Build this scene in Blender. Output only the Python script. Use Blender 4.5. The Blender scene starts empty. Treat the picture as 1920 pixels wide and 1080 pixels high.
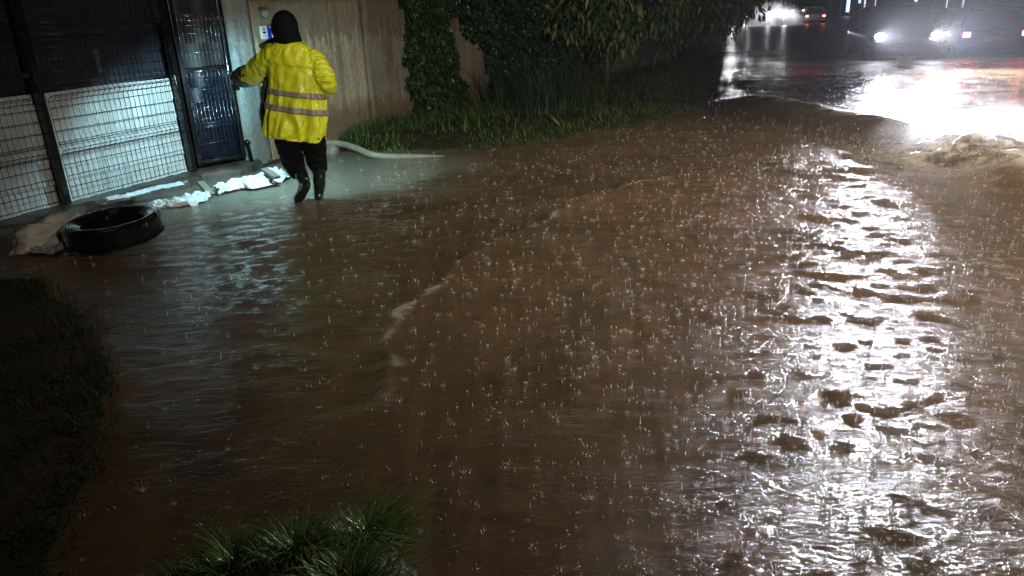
import bpy, bmesh, math, random
import numpy as np
from mathutils import Vector, Matrix, noise as mnoise

# ------------------------------------------------------------------ camera, world, lights
SC = bpy.context.scene
COL = SC.collection
PITCH, ROLL, CAMH, FPX = math.radians(20.5), math.radians(2.5), 1.7, 1400.0
_fw = Vector((0, math.cos(PITCH), -math.sin(PITCH)))
_rt = Vector((1, 0, 0)); _up = Vector((0, math.sin(PITCH), math.cos(PITCH)))
_r = _rt*math.cos(ROLL) - _up*math.sin(ROLL); _u = _rt*math.sin(ROLL) + _up*math.cos(ROLL)
cam = bpy.data.cameras.new('camera'); cam_o = bpy.data.objects.new('camera', cam); COL.objects.link(cam_o)
m = Matrix((_r, _u, -_fw)).transposed().to_4x4(); m.translation = (0, 0, CAMH)
cam_o.matrix_world = m
cam.sensor_width = 36; cam.lens = 36*FPX/1920; cam.clip_start = .05; cam.clip_end = 1500
SC.camera = cam_o
w = bpy.data.worlds.new('World'); SC.world = w; w.use_nodes = True
nt = w.node_tree; bg = nt.nodes['Background']
sky = nt.nodes.new('ShaderNodeTexSky'); sky.sky_type = 'NISHITA'; sky.sun_disc = False
sky.sun_elevation = math.radians(-4.0); sky.sun_rotation = math.radians(160)
nt.links.new(sky.outputs[0], bg.inputs[0]); bg.inputs[1].default_value = 0.09
SC.view_settings.view_transform = 'Standard'; SC.view_settings.look = 'None'
SC.view_settings.exposure = 0; SC.view_settings.gamma = 1
cy = SC.cycles
cy.use_denoising = True; cy.max_bounces = 6; cy.volume_bounces = 0; cy.diffuse_bounces = 2
cy.glossy_bounces = 3; cy.transmission_bounces = 4; cy.transparent_max_bounces = 6
cy.caustics_reflective = False; cy.caustics_refractive = False; cy.sample_clamp_indirect = 4
cy.sample_clamp_direct = 300; cy.volume_step_rate = 4; cy.volume_max_steps = 64

def lamp(name, kind, loc, power, color, target=None, **kw):
    l = bpy.data.lights.new(name, kind); l.energy = power; l.color = color
    for k, v in kw.items(): setattr(l, k, v)
    o = bpy.data.objects.new(name, l); COL.objects.link(o); o.location = loc
    if target is not None:
        o.rotation_euler = (Vector(target) - Vector(loc)).to_track_quat('-Z', 'Y').to_euler()
    return o
# unseen warm spot added behind the viewer to light jacket, wall and trees
lamp('added_back_spot', 'SPOT', (5.6, -4.5, 3.9), 4200, (1, .92, .78), (.5, 10, 1.4), spot_size=math.radians(54), spot_blend=1.0, shadow_soft_size=.12)
# unseen overhead spot added to light the muddy water more evenly
lamp('added_water_spot', 'SPOT', (7.0, 5.5, 7.5), 3900, (1, .90, .73), (4.5, 6.1, 0), spot_size=math.radians(88), spot_blend=1.0, shadow_soft_size=.2)
# weak night-sky light (the single sun lamp, overcast)
lamp('sun', 'SUN', (0, 0, 20), .02, (.9, .9, 1), (1.5, 6, 0), angle=math.radians(25))
# torch the person holds in front of the chest
TORCH = Vector((-2.42, 7.86, 1.12))
lamp('torch_light', 'SPOT', TORCH, 155, (.47, .87, 1.0), TORCH+Vector((-.30, .62, -1.0)), spot_size=math.radians(164), spot_blend=.35, shadow_soft_size=.02)

def ray(px, py): return _fw + _r*((px-960)/FPX) + _u*((540-py)/FPX)
def at(px, py, z=0.0):
    "point of the level plane z seen at a place of the photograph"
    d = ray(px, py); return Vector((0, 0, CAMH)) + d*((z-CAMH)/d.z)
def aty(px, py, Y):
    d = ray(px, py); return Vector((0, 0, CAMH)) + d*(Y/d.y)

# ------------------------------------------------------------------ helpers
def link(name, mesh, mat=None, parent=None):
    o = bpy.data.objects.new(name, mesh); COL.objects.link(o)
    if mat is not None and not mesh.materials: mesh.materials.append(mat)
    if parent is not None: o.parent = parent
    return o
def tag(o, label=None, cat=None, group=None, kind=None):
    if label: o['label'] = label
    if cat: o['category'] = cat
    if group: o['group'] = group
    if kind: o['kind'] = kind
    return o
def empty(name, loc=(0, 0, 0), rz=0):
    o = bpy.data.objects.new(name, None); COL.objects.link(o); o.location = loc; o.rotation_euler = (0, 0, rz)
    o.empty_display_size = .2
    return o
def npmesh(name, V, F, smooth=False):
    "F: (n,k) array of one face size"
    me = bpy.data.meshes.new(name); V = np.asarray(V, np.float32); F = np.asarray(F, np.int32)
    me.vertices.add(len(V)); me.vertices.foreach_set('co', V.ravel())
    n, k = F.shape
    me.loops.add(n*k); me.loops.foreach_set('vertex_index', F.ravel())
    me.polygons.add(n); me.polygons.foreach_set('loop_start', np.arange(0, n*k, k, dtype=np.int32))
    me.polygons.foreach_set('loop_total', np.full(n, k, np.int32))
    me.update(calc_edges=True)
    if smooth: me.polygons.foreach_set('use_smooth', np.ones(n, bool))
    return me
class MB:
    def __init__(s): s.v = []; s.f = []
    def add(s, V, F):
        b = len(s.v); s.v += [tuple(p) for p in V]; s.f += [tuple(i+b for i in f) for f in F]
    def box(s, c, d, rz=0, M=None):
        hx, hy, hz = d[0]/2, d[1]/2, d[2]/2
        V = [Vector((x, y, z)) for x in (-hx, hx) for y in (-hy, hy) for z in (-hz, hz)]
        R = M if M is not None else Matrix.Rotation(rz, 3, 'Z')
        V = [R @ p + Vector(c) for p in V]
        s.add(V, [(0, 1, 3, 2), (4, 6, 7, 5), (0, 4, 5, 1), (2, 3, 7, 6), (0, 2, 6, 4), (1, 5, 7, 3)])
    def beam(s, a, b, w, h=None, n=4):
        "prism or round bar between two points"
        a, b = Vector(a), Vector(b); h = h or w
        d = (b-a).normalized(); up = Vector((0, 0, 1)) if abs(d.z) < .95 else Vector((1, 0, 0))
        x = d.cross(up).normalized(); y = x.cross(d)
        V = []
        for p in (a, b):
            for i in range(n):
                t = 2*math.pi*(i+.5)/n; k = math.sqrt(2) if n == 4 else 1
                V.append(p + x*(math.cos(t)*w/2*k) + y*(math.sin(t)*h/2*k))
        F = [(i, (i+1) % n, n+(i+1) % n, n+i) for i in range(n)] + [tuple(range(n))[::-1], tuple(range(n, 2*n))]
        s.add(V, F)
    def tube(s, pts, rad, n=10, cap=True, ell=None):
        pts = [Vector(p) for p in pts]; rs = rad if hasattr(rad, '__len__') else [rad]*len(pts)
        V = []; prev = None
        for i, p in enumerate(pts):
            d = (pts[min(i+1, len(pts)-1)] - pts[max(i-1, 0)]).normalized()
            if prev is None: prev = Vector((0, 0, 1)) if abs(d.z) < .9 else Vector((1, 0, 0))
            x = d.cross(prev).normalized(); y = x.cross(d).normalized(); prev = y
            e = ell or 1
            for j in range(n):
                t = 2*math.pi*j/n; V.append(p + x*math.cos(t)*rs[i] + y*math.sin(t)*rs[i]*e)
        F = [(i*n+j, i*n+(j+1) % n, (i+1)*n+(j+1) % n, (i+1)*n+j) for i in range(len(pts)-1) for j in range(n)]
        if cap: F += [tuple(range(n))[::-1], tuple(range((len(pts)-1)*n, len(pts)*n))]
        s.add(V, F)
    def ball(s, c, r, n=10, m=7, M=None):
        rr = r if hasattr(r, '__len__') else (r, r, r); V = []
        for i in range(m+1):
            ph = math.pi*i/m
            for j in range(n):
                t = 2*math.pi*j/n
                p = Vector((rr[0]*math.sin(ph)*math.cos(t), rr[1]*math.sin(ph)*math.sin(t), rr[2]*math.cos(ph)))
                if M is not None: p = M @ p
                V.append(p + Vector(c))
        F = [(i*n+j, (i+1)*n+j, (i+1)*n+(j+1) % n, i*n+(j+1) % n) for i in range(m) for j in range(n)]
        s.add(V, F)
    def disc(s, c, r, axis, t=.01, n=20):
        a = Vector(axis).normalized(); s.tube([Vector(c)-a*t/2, Vector(c)+a*t/2], r, n)
    def mesh(s, name, smooth=False, merge=False):
        me = bpy.data.meshes.new(name); me.from_pydata([tuple(p) for p in s.v], [], s.f)
        bm = bmesh.new(); bm.from_mesh(me)
        if merge: bmesh.ops.remove_doubles(bm, verts=bm.verts, dist=1e-4)
        bmesh.ops.recalc_face_normals(bm, faces=bm.faces); bm.to_mesh(me); bm.free()
        if smooth: me.polygons.foreach_set('use_smooth', np.ones(len(me.polygons), bool))
        me.update(); return me
    def build(s, name, mat, parent=None, smooth=False, bevel=0, merge=False, subsurf=0):
        o = link(name, s.mesh(name, smooth, merge), mat, parent)
        if bevel:
            b = o.modifiers.new('bevel', 'BEVEL'); b.width = bevel; b.segments = 2; b.limit_method = 'ANGLE'; b.angle_limit = .6
        if subsurf:
            b = o.modifiers.new('sub', 'SUBSURF'); b.levels = b.render_levels = subsurf
        return o
def bake(o, *mods):
    "apply modifiers without operators"
    dg = bpy.context.evaluated_depsgraph_get(); dg.update()
    me = bpy.data.meshes.new_from_object(o.evaluated_get(dg)); mats = list(o.data.materials)
    o.modifiers.clear(); o.data = me
    if not me.materials:
        for x in mats: me.materials.append(x)
    return o
def remesh(o, size, smooth=4):
    r = o.modifiers.new('r', 'REMESH'); r.mode = 'VOXEL'; r.voxel_size = size; r.use_smooth_shade = True
    if smooth:
        k = o.modifiers.new('s', 'SMOOTH'); k.iterations = smooth; k.factor = .5
    mats = list(o.data.materials); bake(o)
    o.data.materials.clear()
    for x in mats: o.data.materials.append(x)
    o.data.polygons.foreach_set('use_smooth', np.ones(len(o.data.polygons), bool))
    return o

# ------------------------------------------------------------------ materials
class N:
    "small node-graph helper"
    def __init__(s, name):
        s.m = bpy.data.materials.new(name); s.m.use_nodes = True; s.t = s.m.node_tree
        s.b = s.t.nodes['Principled BSDF']; s.out = s.t.nodes['Material Output']
        s.co = s.new('ShaderNodeTexCoord').outputs['Object']
    def new(s, t, **kw):
        n = s.t.nodes.new(t)
        for k, v in kw.items(): setattr(n, k, v)
        return n
    def put(s, sock, v):
        if hasattr(v, 'links') or hasattr(v, 'is_linked'): s.t.links.new(v, sock)
        elif hasattr(v, '__len__') and len(v) == 3 and sock.type == 'RGBA': sock.default_value = (*v, 1)
        else: sock.default_value = v
    def map(s, scale=(1, 1, 1), rot=(0, 0, 0), src=None):
        n = s.new('ShaderNodeMapping'); s.put(n.inputs[0], src or s.co); n.inputs['Scale'].default_value = scale; n.inputs['Rotation'].default_value = rot
        return n.outputs[0]
    def noise(s, scale, detail=4, rough=.55, vec=None, dist=0):
        n = s.new('ShaderNodeTexNoise'); s.put(n.inputs['Vector'], vec or s.co)
        n.inputs['Scale'].default_value = scale; n.inputs['Detail'].default_value = detail
        n.inputs['Roughness'].default_value = rough; n.inputs['Distortion'].default_value = dist
        return n.outputs[0]
    def ramp(s, f, stops):
        n = s.new('ShaderNodeValToRGB'); s.put(n.inputs[0], f); e = n.color_ramp.elements
        while len(e) < len(stops): e.new(.5)
        for i, (p, c) in enumerate(stops):
            e[i].position = p; c = c if hasattr(c, '__len__') else (c, c, c); e[i].color = (*c, 1)
        return n.outputs[0]
    def mix(s, f, a, b, mode='MIX'):
        n = s.new('ShaderNodeMix', data_type='RGBA', blend_type=mode); s.put(n.inputs[0], f); s.put(n.inputs[6], a); s.put(n.inputs[7], b)
        return n.outputs[2]
    def math(s, op, a, b=0.0, c=None, clamp=False):
        n = s.new('ShaderNodeMath', operation=op, use_clamp=clamp); s.put(n.inputs[0], a); s.put(n.inputs[1], b)
        if c is not None: s.put(n.inputs[2], c)
        return n.outputs[0]
    def attr(s, name): return s.new('ShaderNodeAttribute', attribute_name=name).outputs['Fac']
    def bump(s, h, strength=.3, dist=.01, prev=None):
        n = s.new('ShaderNodeBump'); s.put(n.inputs['Height'], h); n.inputs['Strength'].default_value = strength; n.inputs['Distance'].default_value = dist
        if prev is not None: s.put(n.inputs['Normal'], prev)
        return n.outputs[0]
    def set(s, **kw):
        for k, v in kw.items(): s.put(s.b.inputs[k.replace('_', ' ')], v)
        return s
def simple(name, col, rough=.5, metal=0, var=.25, scale=12, bump=.0, bscale=60, coat=0, spec=.5):
    n = N(name); f = n.noise(scale, 5)
    c2 = tuple(c*(1-var) for c in col); c1 = tuple(min(1, c*(1+var)) for c in col)
    n.set(Base_Color=n.ramp(f, [(.3, c2), (.7, c1)]), Metallic=metal, Coat_Weight=coat)
    n.set(Roughness=n.ramp(n.noise(scale*2.3, 3), [(.3, max(.03, rough*.8)), (.7, min(1, rough*1.2))]))
    n.b.inputs['Specular IOR Level'].default_value = spec
    if bump: n.set(Normal=n.bump(n.noise(bscale, 4), bump, .01))
    return n.m
def emis(name, col, s):
    n = N(name); n.set(Base_Color=col, Emission_Color=col, Emission_Strength=s); return n.m

# ------------------------------------------------------------------ numeric noise
RNG = np.random.default_rng(11)
_perm = RNG.random((256, 256))
def vnoise(x, y):
    xi = np.floor(x).astype(int); yi = np.floor(y).astype(int); fx = x-xi; fy = y-yi
    fx = fx*fx*(3-2*fx); fy = fy*fy*(3-2*fy)
    a = _perm[xi % 256, yi % 256]; b = _perm[(xi+1) % 256, yi % 256]; c = _perm[xi % 256, (yi+1) % 256]; d = _perm[(xi+1) % 256, (yi+1) % 256]
    return (a*(1-fx)+b*fx)*(1-fy) + (c*(1-fx)+d*fx)*fy
def fbm(x, y, o=4):
    s = 0; a = .5
    for i in range(o): s = s + a*vnoise(x+17*i, y-9*i); x = x*2.03; y = y*2.03; a *= .5
    return s
def sstep(a, b, x):
    t = np.clip((x-a)/(b-a), 0, 1); return t*t*(3-2*t)
def sdist(X, Y, P):
    "signed distance to a polyline, positive on its left side; also arc parameter"
    best = np.full(X.shape, 1e9); sg = np.zeros(X.shape); tt = np.zeros(X.shape)
    for i in range(len(P)-1):
        ax, ay = P[i]; bx, by = P[i+1]; dx, dy = bx-ax, by-ay; L = dx*dx+dy*dy
        t = np.clip(((X-ax)*dx+(Y-ay)*dy)/L, 0, 1); ex = X-(ax+t*dx); ey = Y-(ay+t*dy); d = np.hypot(ex, ey)
        s = np.sign(dx*(Y-ay)-dy*(X-ax)); k = d < best
        best = np.where(k, d, best); sg = np.where(k, s, sg); tt = np.where(k, i+t, tt)
    return best*sg, tt
def base_z(X, Y): return -.010*np.maximum(0, np.hypot(X, Y)-19)

# verge: the bank of earth and weeds between the wall and the flood
VERGE = [(-9.5, 3.2), (-4.9, 6.1), (-3.9, 8.05), (-3.0, 9.15), (-2.4, 10.2), (-1.75, 9.9), (-.85, 9.75), (.25, 9.9), (1.6, 11.0), (3.2, 12.7), (4.1, 15.5), (5.6, 20), (8.8, 31), (24, 84), (60, 210)]
BANK = [tuple(at(*p)[:2]) for p in ((-700, 500), (60, 520), (170, 590), (205, 700), (190, 850), (120, 980), (90, 1300))]
TUFT = [tuple(at(*p)[:2]) for p in ((240, 1500), (290, 1090), (380, 1015), (600, 950), (730, 965), (785, 1050), (830, 1500))]
def ground_z(X, Y):
    d1, _ = sdist(X, Y, VERGE); d2, _ = sdist(X, Y, BANK); d3, _ = sdist(X, Y, TUFT)
    n = fbm(X*1.3, Y*1.3, 4)-.47
    z1 = np.where(d1 > 0, .10*sstep(0, 1.0, d1), np.maximum(-.35, d1*.5)) + n*.10*sstep(-.3, .6, d1)
    z2 = np.where(-d2 > 0, .10*sstep(0, .7, -d2), np.maximum(-.35, -d2*.5)) + n*.06
    z3 = np.where(-d3 > 0, .06*sstep(0, .3, -d3), np.maximum(-.35, -d3*.6)) + n*.03
    return np.maximum(np.maximum(z1, z2), z3) + base_z(X, Y)

# ------------------------------------------------------------------ ground and flood water
def polar(r0, r1, nr, a0, a1, na):
    r = np.geomspace(r0, r1, nr); a = np.radians(np.linspace(a0, a1, na))
    R, A = np.meshgrid(r, a, indexing='ij'); X = R*np.sin(A); Y = R*np.cos(A)
    i = np.arange(nr-1)[:, None]*na + np.arange(na-1)[None]
    return X, Y, np.stack([i, i+1, i+na+1, i+na], -1).reshape(-1, 4)
gx = np.concatenate([-np.geomspace(260, 12, 40), np.linspace(-11.5, 13, 260), np.geomspace(13.5, 260, 50)])
gy = np.concatenate([np.linspace(-30, -1, 12), np.linspace(-.5, 24, 300), np.geomspace(24.5, 260, 60)])
X, Y = np.meshgrid(gx, gy, indexing='ij'); Z = ground_z(X, Y)
nx, ny = len(gx), len(gy); i = np.arange(nx-1)[:, None]*ny + np.arange(ny-1)[None]
F = np.stack([i, i+ny, i+ny+1, i+1], -1).reshape(-1, 4)
n = N('wet_earth'); f = n.noise(3, 6); g = n.noise(35, 5)
n.set(Base_Color=n.mix(n.ramp(f, [(.42, 0), (.6, 1)]), n.ramp(g, [(.3, (.022, .014, .008)), (.7, (.06, .042, .024))]), n.ramp(g, [(.3, (.01, .016, .005)), (.7, (.028, .036, .012))])),
      Roughness=n.ramp(g, [(.3, .6), (.7, .9)]), Normal=n.bump(g, .8, .03)); n.b.inputs['Specular IOR Level'].default_value = .15
EARTH = n.m
tag(link('ground', npmesh('ground', np.stack([X, Y, Z], -1).reshape(-1, 3), F, True), EARTH), kind='structure')

FRONT = [tuple(at(*p)[:2]) for p in ((1420, 300), (1250, 330), (1065, 372), (985, 420), (900, 462), (862, 492), (800, 540), (722, 588), (738, 660), (700, 760), (560, 800), (400, 880), (372, 990), (330, 1200))]
RIDGE = [tuple(at(*p)[:2]) for p in ((1345, 186), (1430, 196), (1510, 212), (1600, 226), (1700, 248), (1800, 282), (1920, 338), (2100, 430), (2400, 520))]
RIDGE2 = [tuple(at(*p)[:2]) for p in ((1560, 155), (1640, 172), (1740, 192), (1830, 222), (1960, 262), (2200, 330))]
RIDGE3 = [tuple(at(*p)[:2]) for p in ((1330, 92), (1400, 94), (1500, 97), (1620, 108))]
FRONT_A, RIDGE_A = np.array(FRONT), np.array(RIDGE)
wr = np.random.default_rng(5)
WAVES = []
for lam, cnt, sl in ((1.7, 5, .008), (.95, 8, .012), (.55, 12, .022), (.32, 18, .042), (.2, 24, .055), (.135, 26, .055)):
    for k in range(cnt):
        th = math.radians(82) + wr.normal(0, .85); l = lam*wr.uniform(.75, 1.3); q = 2*math.pi/l
        WAVES.append((q*math.cos(th), q*math.sin(th), sl/q/math.sqrt(cnt)*1.41, wr.uniform(0, 6.28), l))
def water_z(X, Y, detail=True):
    R = np.hypot(X, Y)
    wx = X + .22*(fbm(X*.9+3, Y*.9, 3)-.45); wy = Y + .22*(fbm(X*.9, Y*.9+40, 3)-.45)
    pave = sstep(2.6, .9, np.hypot((X+2.2)/1.25, (Y-8.3)/1.0))
    dr, tr = sdist(X, Y, RIDGE)
    z = 0*X
    patch = .6 + .9*np.clip(fbm(X*.55+9, Y*.8+2, 3)-.22, 0, 1)
    for kx, ky, a, p, l in WAVES:
        fade = np.clip(l/(.012*R+.001)-1.1, 0, 1) if detail else 1.0
        s = np.sin(kx*wx+ky*wy+p)
        z = z + a*fade*(s + .25*np.cos(2*(kx*wx+ky*wy+p)))
    dq, tq = sdist(X, Y, RIDGE); lee = sstep(-1.5, -.9, dq)*sstep(.05, -.1, dq)*sstep(0, .6, tq)
    sheltered = (1 - .75*pave)*(1-.7*lee); sheltered = sheltered*(1-.45*sstep(-1.0, -3.2, X)*sstep(8, 4, Y))
    z = z*patch*sheltered*.78*(.32+.68*sstep(2.3, 5.2, R))
    rb = np.hypot(X+1.88, Y-7.27); z = z + .006*np.sin(rb*55)*np.exp(-rb/.22)
    d, t = sdist(X, Y, FRONT)      # left of the line (travelling down) = road side
    d = d + .20*(fbm(X*5, Y*5, 4)-.47) + .55*(fbm(X*1.4, Y*1.4+5, 2)-.4)
    act = sstep(0, 2.0, t)*sstep(10.5, 8.5, t)
    z = z + act*(.026*sstep(-.07, .07, d)*np.exp(-np.clip(d, 0, 9)/.4) + .006*np.exp(-(d/.06)**2))
    for P, h, wn, wf, seed in ((RIDGE, .135, .32, .7, 0), (RIDGE2, .014, .25, .5, 7), (RIDGE3, .04, 1.6, 2.2, 3)):
        d, t = sdist(X, Y, P); d = d + .22*(fbm(X*1.6+seed, Y*1.6, 3)-.45) + .05*(fbm(X*9+seed, Y*9, 3)-.45)
        act = sstep(0, .9, t)*(.72+.55*vnoise(t*1.7+seed, t*0+3))
        if P is RIDGE: act = act*sstep(7.3, 6.2, t)
        if P is RIDGE3: act = act*sstep(len(P)-1, len(P)-1.5, t)
        z = z + h*act*np.where(d > 0, np.exp(-(d/wf)**2), np.exp(-(d/wn)**2))
    # churned water where the passing wheels break it, at the right edge
    c = np.exp(-(((X-5.0)/.9)**2+((Y-8.0)/.9)**2))
    z = z + c*(.22*(fbm(X*5, Y*5, 5)-.4) + .03)
    return z + base_z(X, Y)
X, Y, F = polar(1.15, 260, 980, -62, 58, 940)
Z = water_z(X, Y)
me = npmesh('flood_water', np.stack([X, Y, Z], -1).reshape(-1, 3), F, True)
def setattr_f(me, name, arr):
    a = me.attributes.new(name, 'FLOAT', 'POINT'); a.data.foreach_set('value', np.asarray(arr, np.float32).ravel())
d, t = sdist(X, Y, FRONT)
d = d + .20*(fbm(X*5, Y*5, 4)-.47) + .55*(fbm(X*1.4, Y*1.4+5, 2)-.4)
act = sstep(0, 2.0, t)*sstep(10.5, 8.5, t)
silt = .48 + .46*(sstep(-.05, .05, d)*2-1)*act*np.exp(-np.abs(d)/.75)
silt = np.clip(silt + 1.1*(fbm(X*1.1+4, Y*1.5+8, 4)-.47), 0, 1)
pn = fbm(X*1.5, Y*1.5+31, 4)-.47
# shallow clear water over the concrete apron by the gate
apron = sstep(1.25, .55, np.hypot((X+2.15)/1.95, (Y-8.45)/1.75) + pn*.9) * sstep(-4.6, -3.2, X + .1*Y)
foam_glare = .6*act*np.exp(-((d-.03)/.04)**2)*sstep(.46, .66, fbm(X*6, Y*6, 4)+.5*(vnoise(X*1.7, Y*1.7)-.5))*sstep(9.5, 8, t)
d2, t2 = sdist(X, Y, RIDGE)
foam_glare = np.maximum(foam_glare, sstep(0, .6, t2)*np.exp(-((d2-.03)/.13)**2)*sstep(.36, .54, fbm(X*5+2, Y*5, 4)))  # crest foam, widened to paint in the glare line along the ridge
ch = np.exp(-(((X-5.15)/1.0)**2+((Y-7.9)/1.0)**2)); foam_glare = np.maximum(foam_glare, ch*sstep(.34, .52, fbm(X*4, Y*4, 5)))
churn = sstep(.1, 1.2, d2)*sstep(0, 1, t2)*sstep(26, 18, np.hypot(X, Y))
foam_glare = np.maximum(foam_glare, .10*churn*sstep(.36, .62, fbm(X*2.3+5, Y*3.1, 5)))
lee = sstep(-1.35, -.9, d2 + .5*(fbm(X*1.5, Y*1.5, 3)-.45))*sstep(.10, -.05, d2)*sstep(0, .6, t2)
leftcalm = (.62+.25*sstep(6, 3.5, Y))*sstep(.6, -1.2, X)*sstep(11, 8, Y)
setattr_f(me, 'far', sstep(16, 34, np.hypot(X, Y))); setattr_f(me, 'calm', np.maximum(lee, leftcalm)); setattr_f(me, 'swell', .20+.80*sstep(2.8, 6.5, np.hypot(X, Y))); setattr_f(me, 'silt', silt); setattr_f(me, 'apron', apron); setattr_f(me, 'foam_glare', foam_glare)
n = N('muddy_flood_water')
fine = n.noise(46, 4, .7, n.map((.7, 1.3, 1)), .6); mid = n.noise(17, 4, .6, n.map((.55, 1.5, 1)), 1.0)
v = n.new('ShaderNodeTexVoronoi', feature='F1'); n.put(v.inputs['Vector'], n.co); v.inputs['Scale'].default_value = 5.5; v.inputs['Randomness'].default_value = 1
dd = v.outputs['Distance']
ring = n.math('MULTIPLY', n.math('SINE', n.math('MULTIPLY', dd, 62)), n.ramp(dd, [(.05, .9), (.34, 0)]))
swirl = n.noise(2.2, 6, .65, n.map((1, 1.5, 1)), 2.0)
mud = n.mix(n.ramp(swirl, [(.35, 0), (.68, 1)]), (.050, .035, .017), (.125, .072, .036))
fs = n.noise(1.0, 5, .6, n.map((7, .9, 1), (0, 0, math.radians(-38))), 1.0); mud = n.mix(n.ramp(fs, [(.42, 0), (.62, .55)]), mud, (.165, .105, .055)); mud = n.mix(n.ramp(n.noise(1.4, 4, .6, None, 1.0), [(.5, 0), (.66, .7)]), mud, (.035, .034, .016))
mud = n.mix(n.attr('silt'), n.mix(.5, mud, (.030, .027, .016)), n.mix(.45, mud, (.135, .086, .050)))
mud = n.mix(n.math('MULTIPLY', n.attr('apron'), n.ramp(swirl, [(.2, .8), (.6, 1)])), mud, (.15, .14, .105))
mud = n.mix(n.math('MULTIPLY', n.attr('foam_glare'), n.ramp(mid, [(.38, .25), (.6, 1)])), mud, (.62, .54, .45))
cm = n.math('SUBTRACT', 1.0, n.math('MULTIPLY', n.attr('calm'), .8)); bgm = n.math('MULTIPLY', cm, n.attr('swell')); big = n.noise(5.2, 3, .55, n.map((.62, 1.5, 1)), .8)
NB = n.bump(n.math('MULTIPLY', n.math('MULTIPLY', fine, cm), n.math('MULTIPLY_ADD', n.attr('swell'), .55, .45)), 1.0, .013, n.bump(n.math('ADD', n.math('MULTIPLY', n.math('MULTIPLY', mid, cm), n.math('MULTIPLY_ADD', n.attr('swell'), .62, .38)), n.math('MULTIPLY', n.math('MULTIPLY', big, bgm), 2.4)), 1.0, .023, n.bump(n.math('MULTIPLY', ring, cm), .35, .0035)))
# turbid water: the body colour is scattered below the surface, so it follows the ripples only weakly; the surface itself mirrors
dif = n.new('ShaderNodeBsdfDiffuse'); n.put(dif.inputs['Color'], mud)
geo = n.new('ShaderNodeNewGeometry'); vm = n.new('ShaderNodeVectorMath', operation='MULTIPLY_ADD'); n.put(vm.inputs[0], geo.outputs['Normal']); vm.inputs[1].default_value = (.12, .12, .12); vm.inputs[2].default_value = (0, 0, .88)
nv = n.new('ShaderNodeVectorMath', operation='NORMALIZE'); n.put(nv.inputs[0], vm.outputs[0]); n.put(dif.inputs['Normal'], nv.outputs[0])
gl = n.new('ShaderNodeBsdfGlossy'); gl.inputs['Color'].default_value = (1, 1, 1, 1); n.put(gl.inputs['Roughness'], n.math('MULTIPLY_ADD', n.attr('far'), .26, n.ramp(n.attr('foam_glare'), [(0, .05), (.8, .5)]))); n.put(gl.inputs['Normal'], NB)
fr = n.new('ShaderNodeFresnel'); fr.inputs['IOR'].default_value = 1.333; n.put(fr.inputs['Normal'], NB)
mx = n.new('ShaderNodeMixShader'); n.put(mx.inputs[0], fr.outputs[0]); n.put(mx.inputs[1], dif.outputs[0]); n.put(mx.inputs[2], gl.outputs[0]); n.put(n.out.inputs['Surface'], mx.outputs[0])
link('flood_water', me, n.m); tag(bpy.data.objects['flood_water'], kind='structure')

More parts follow.
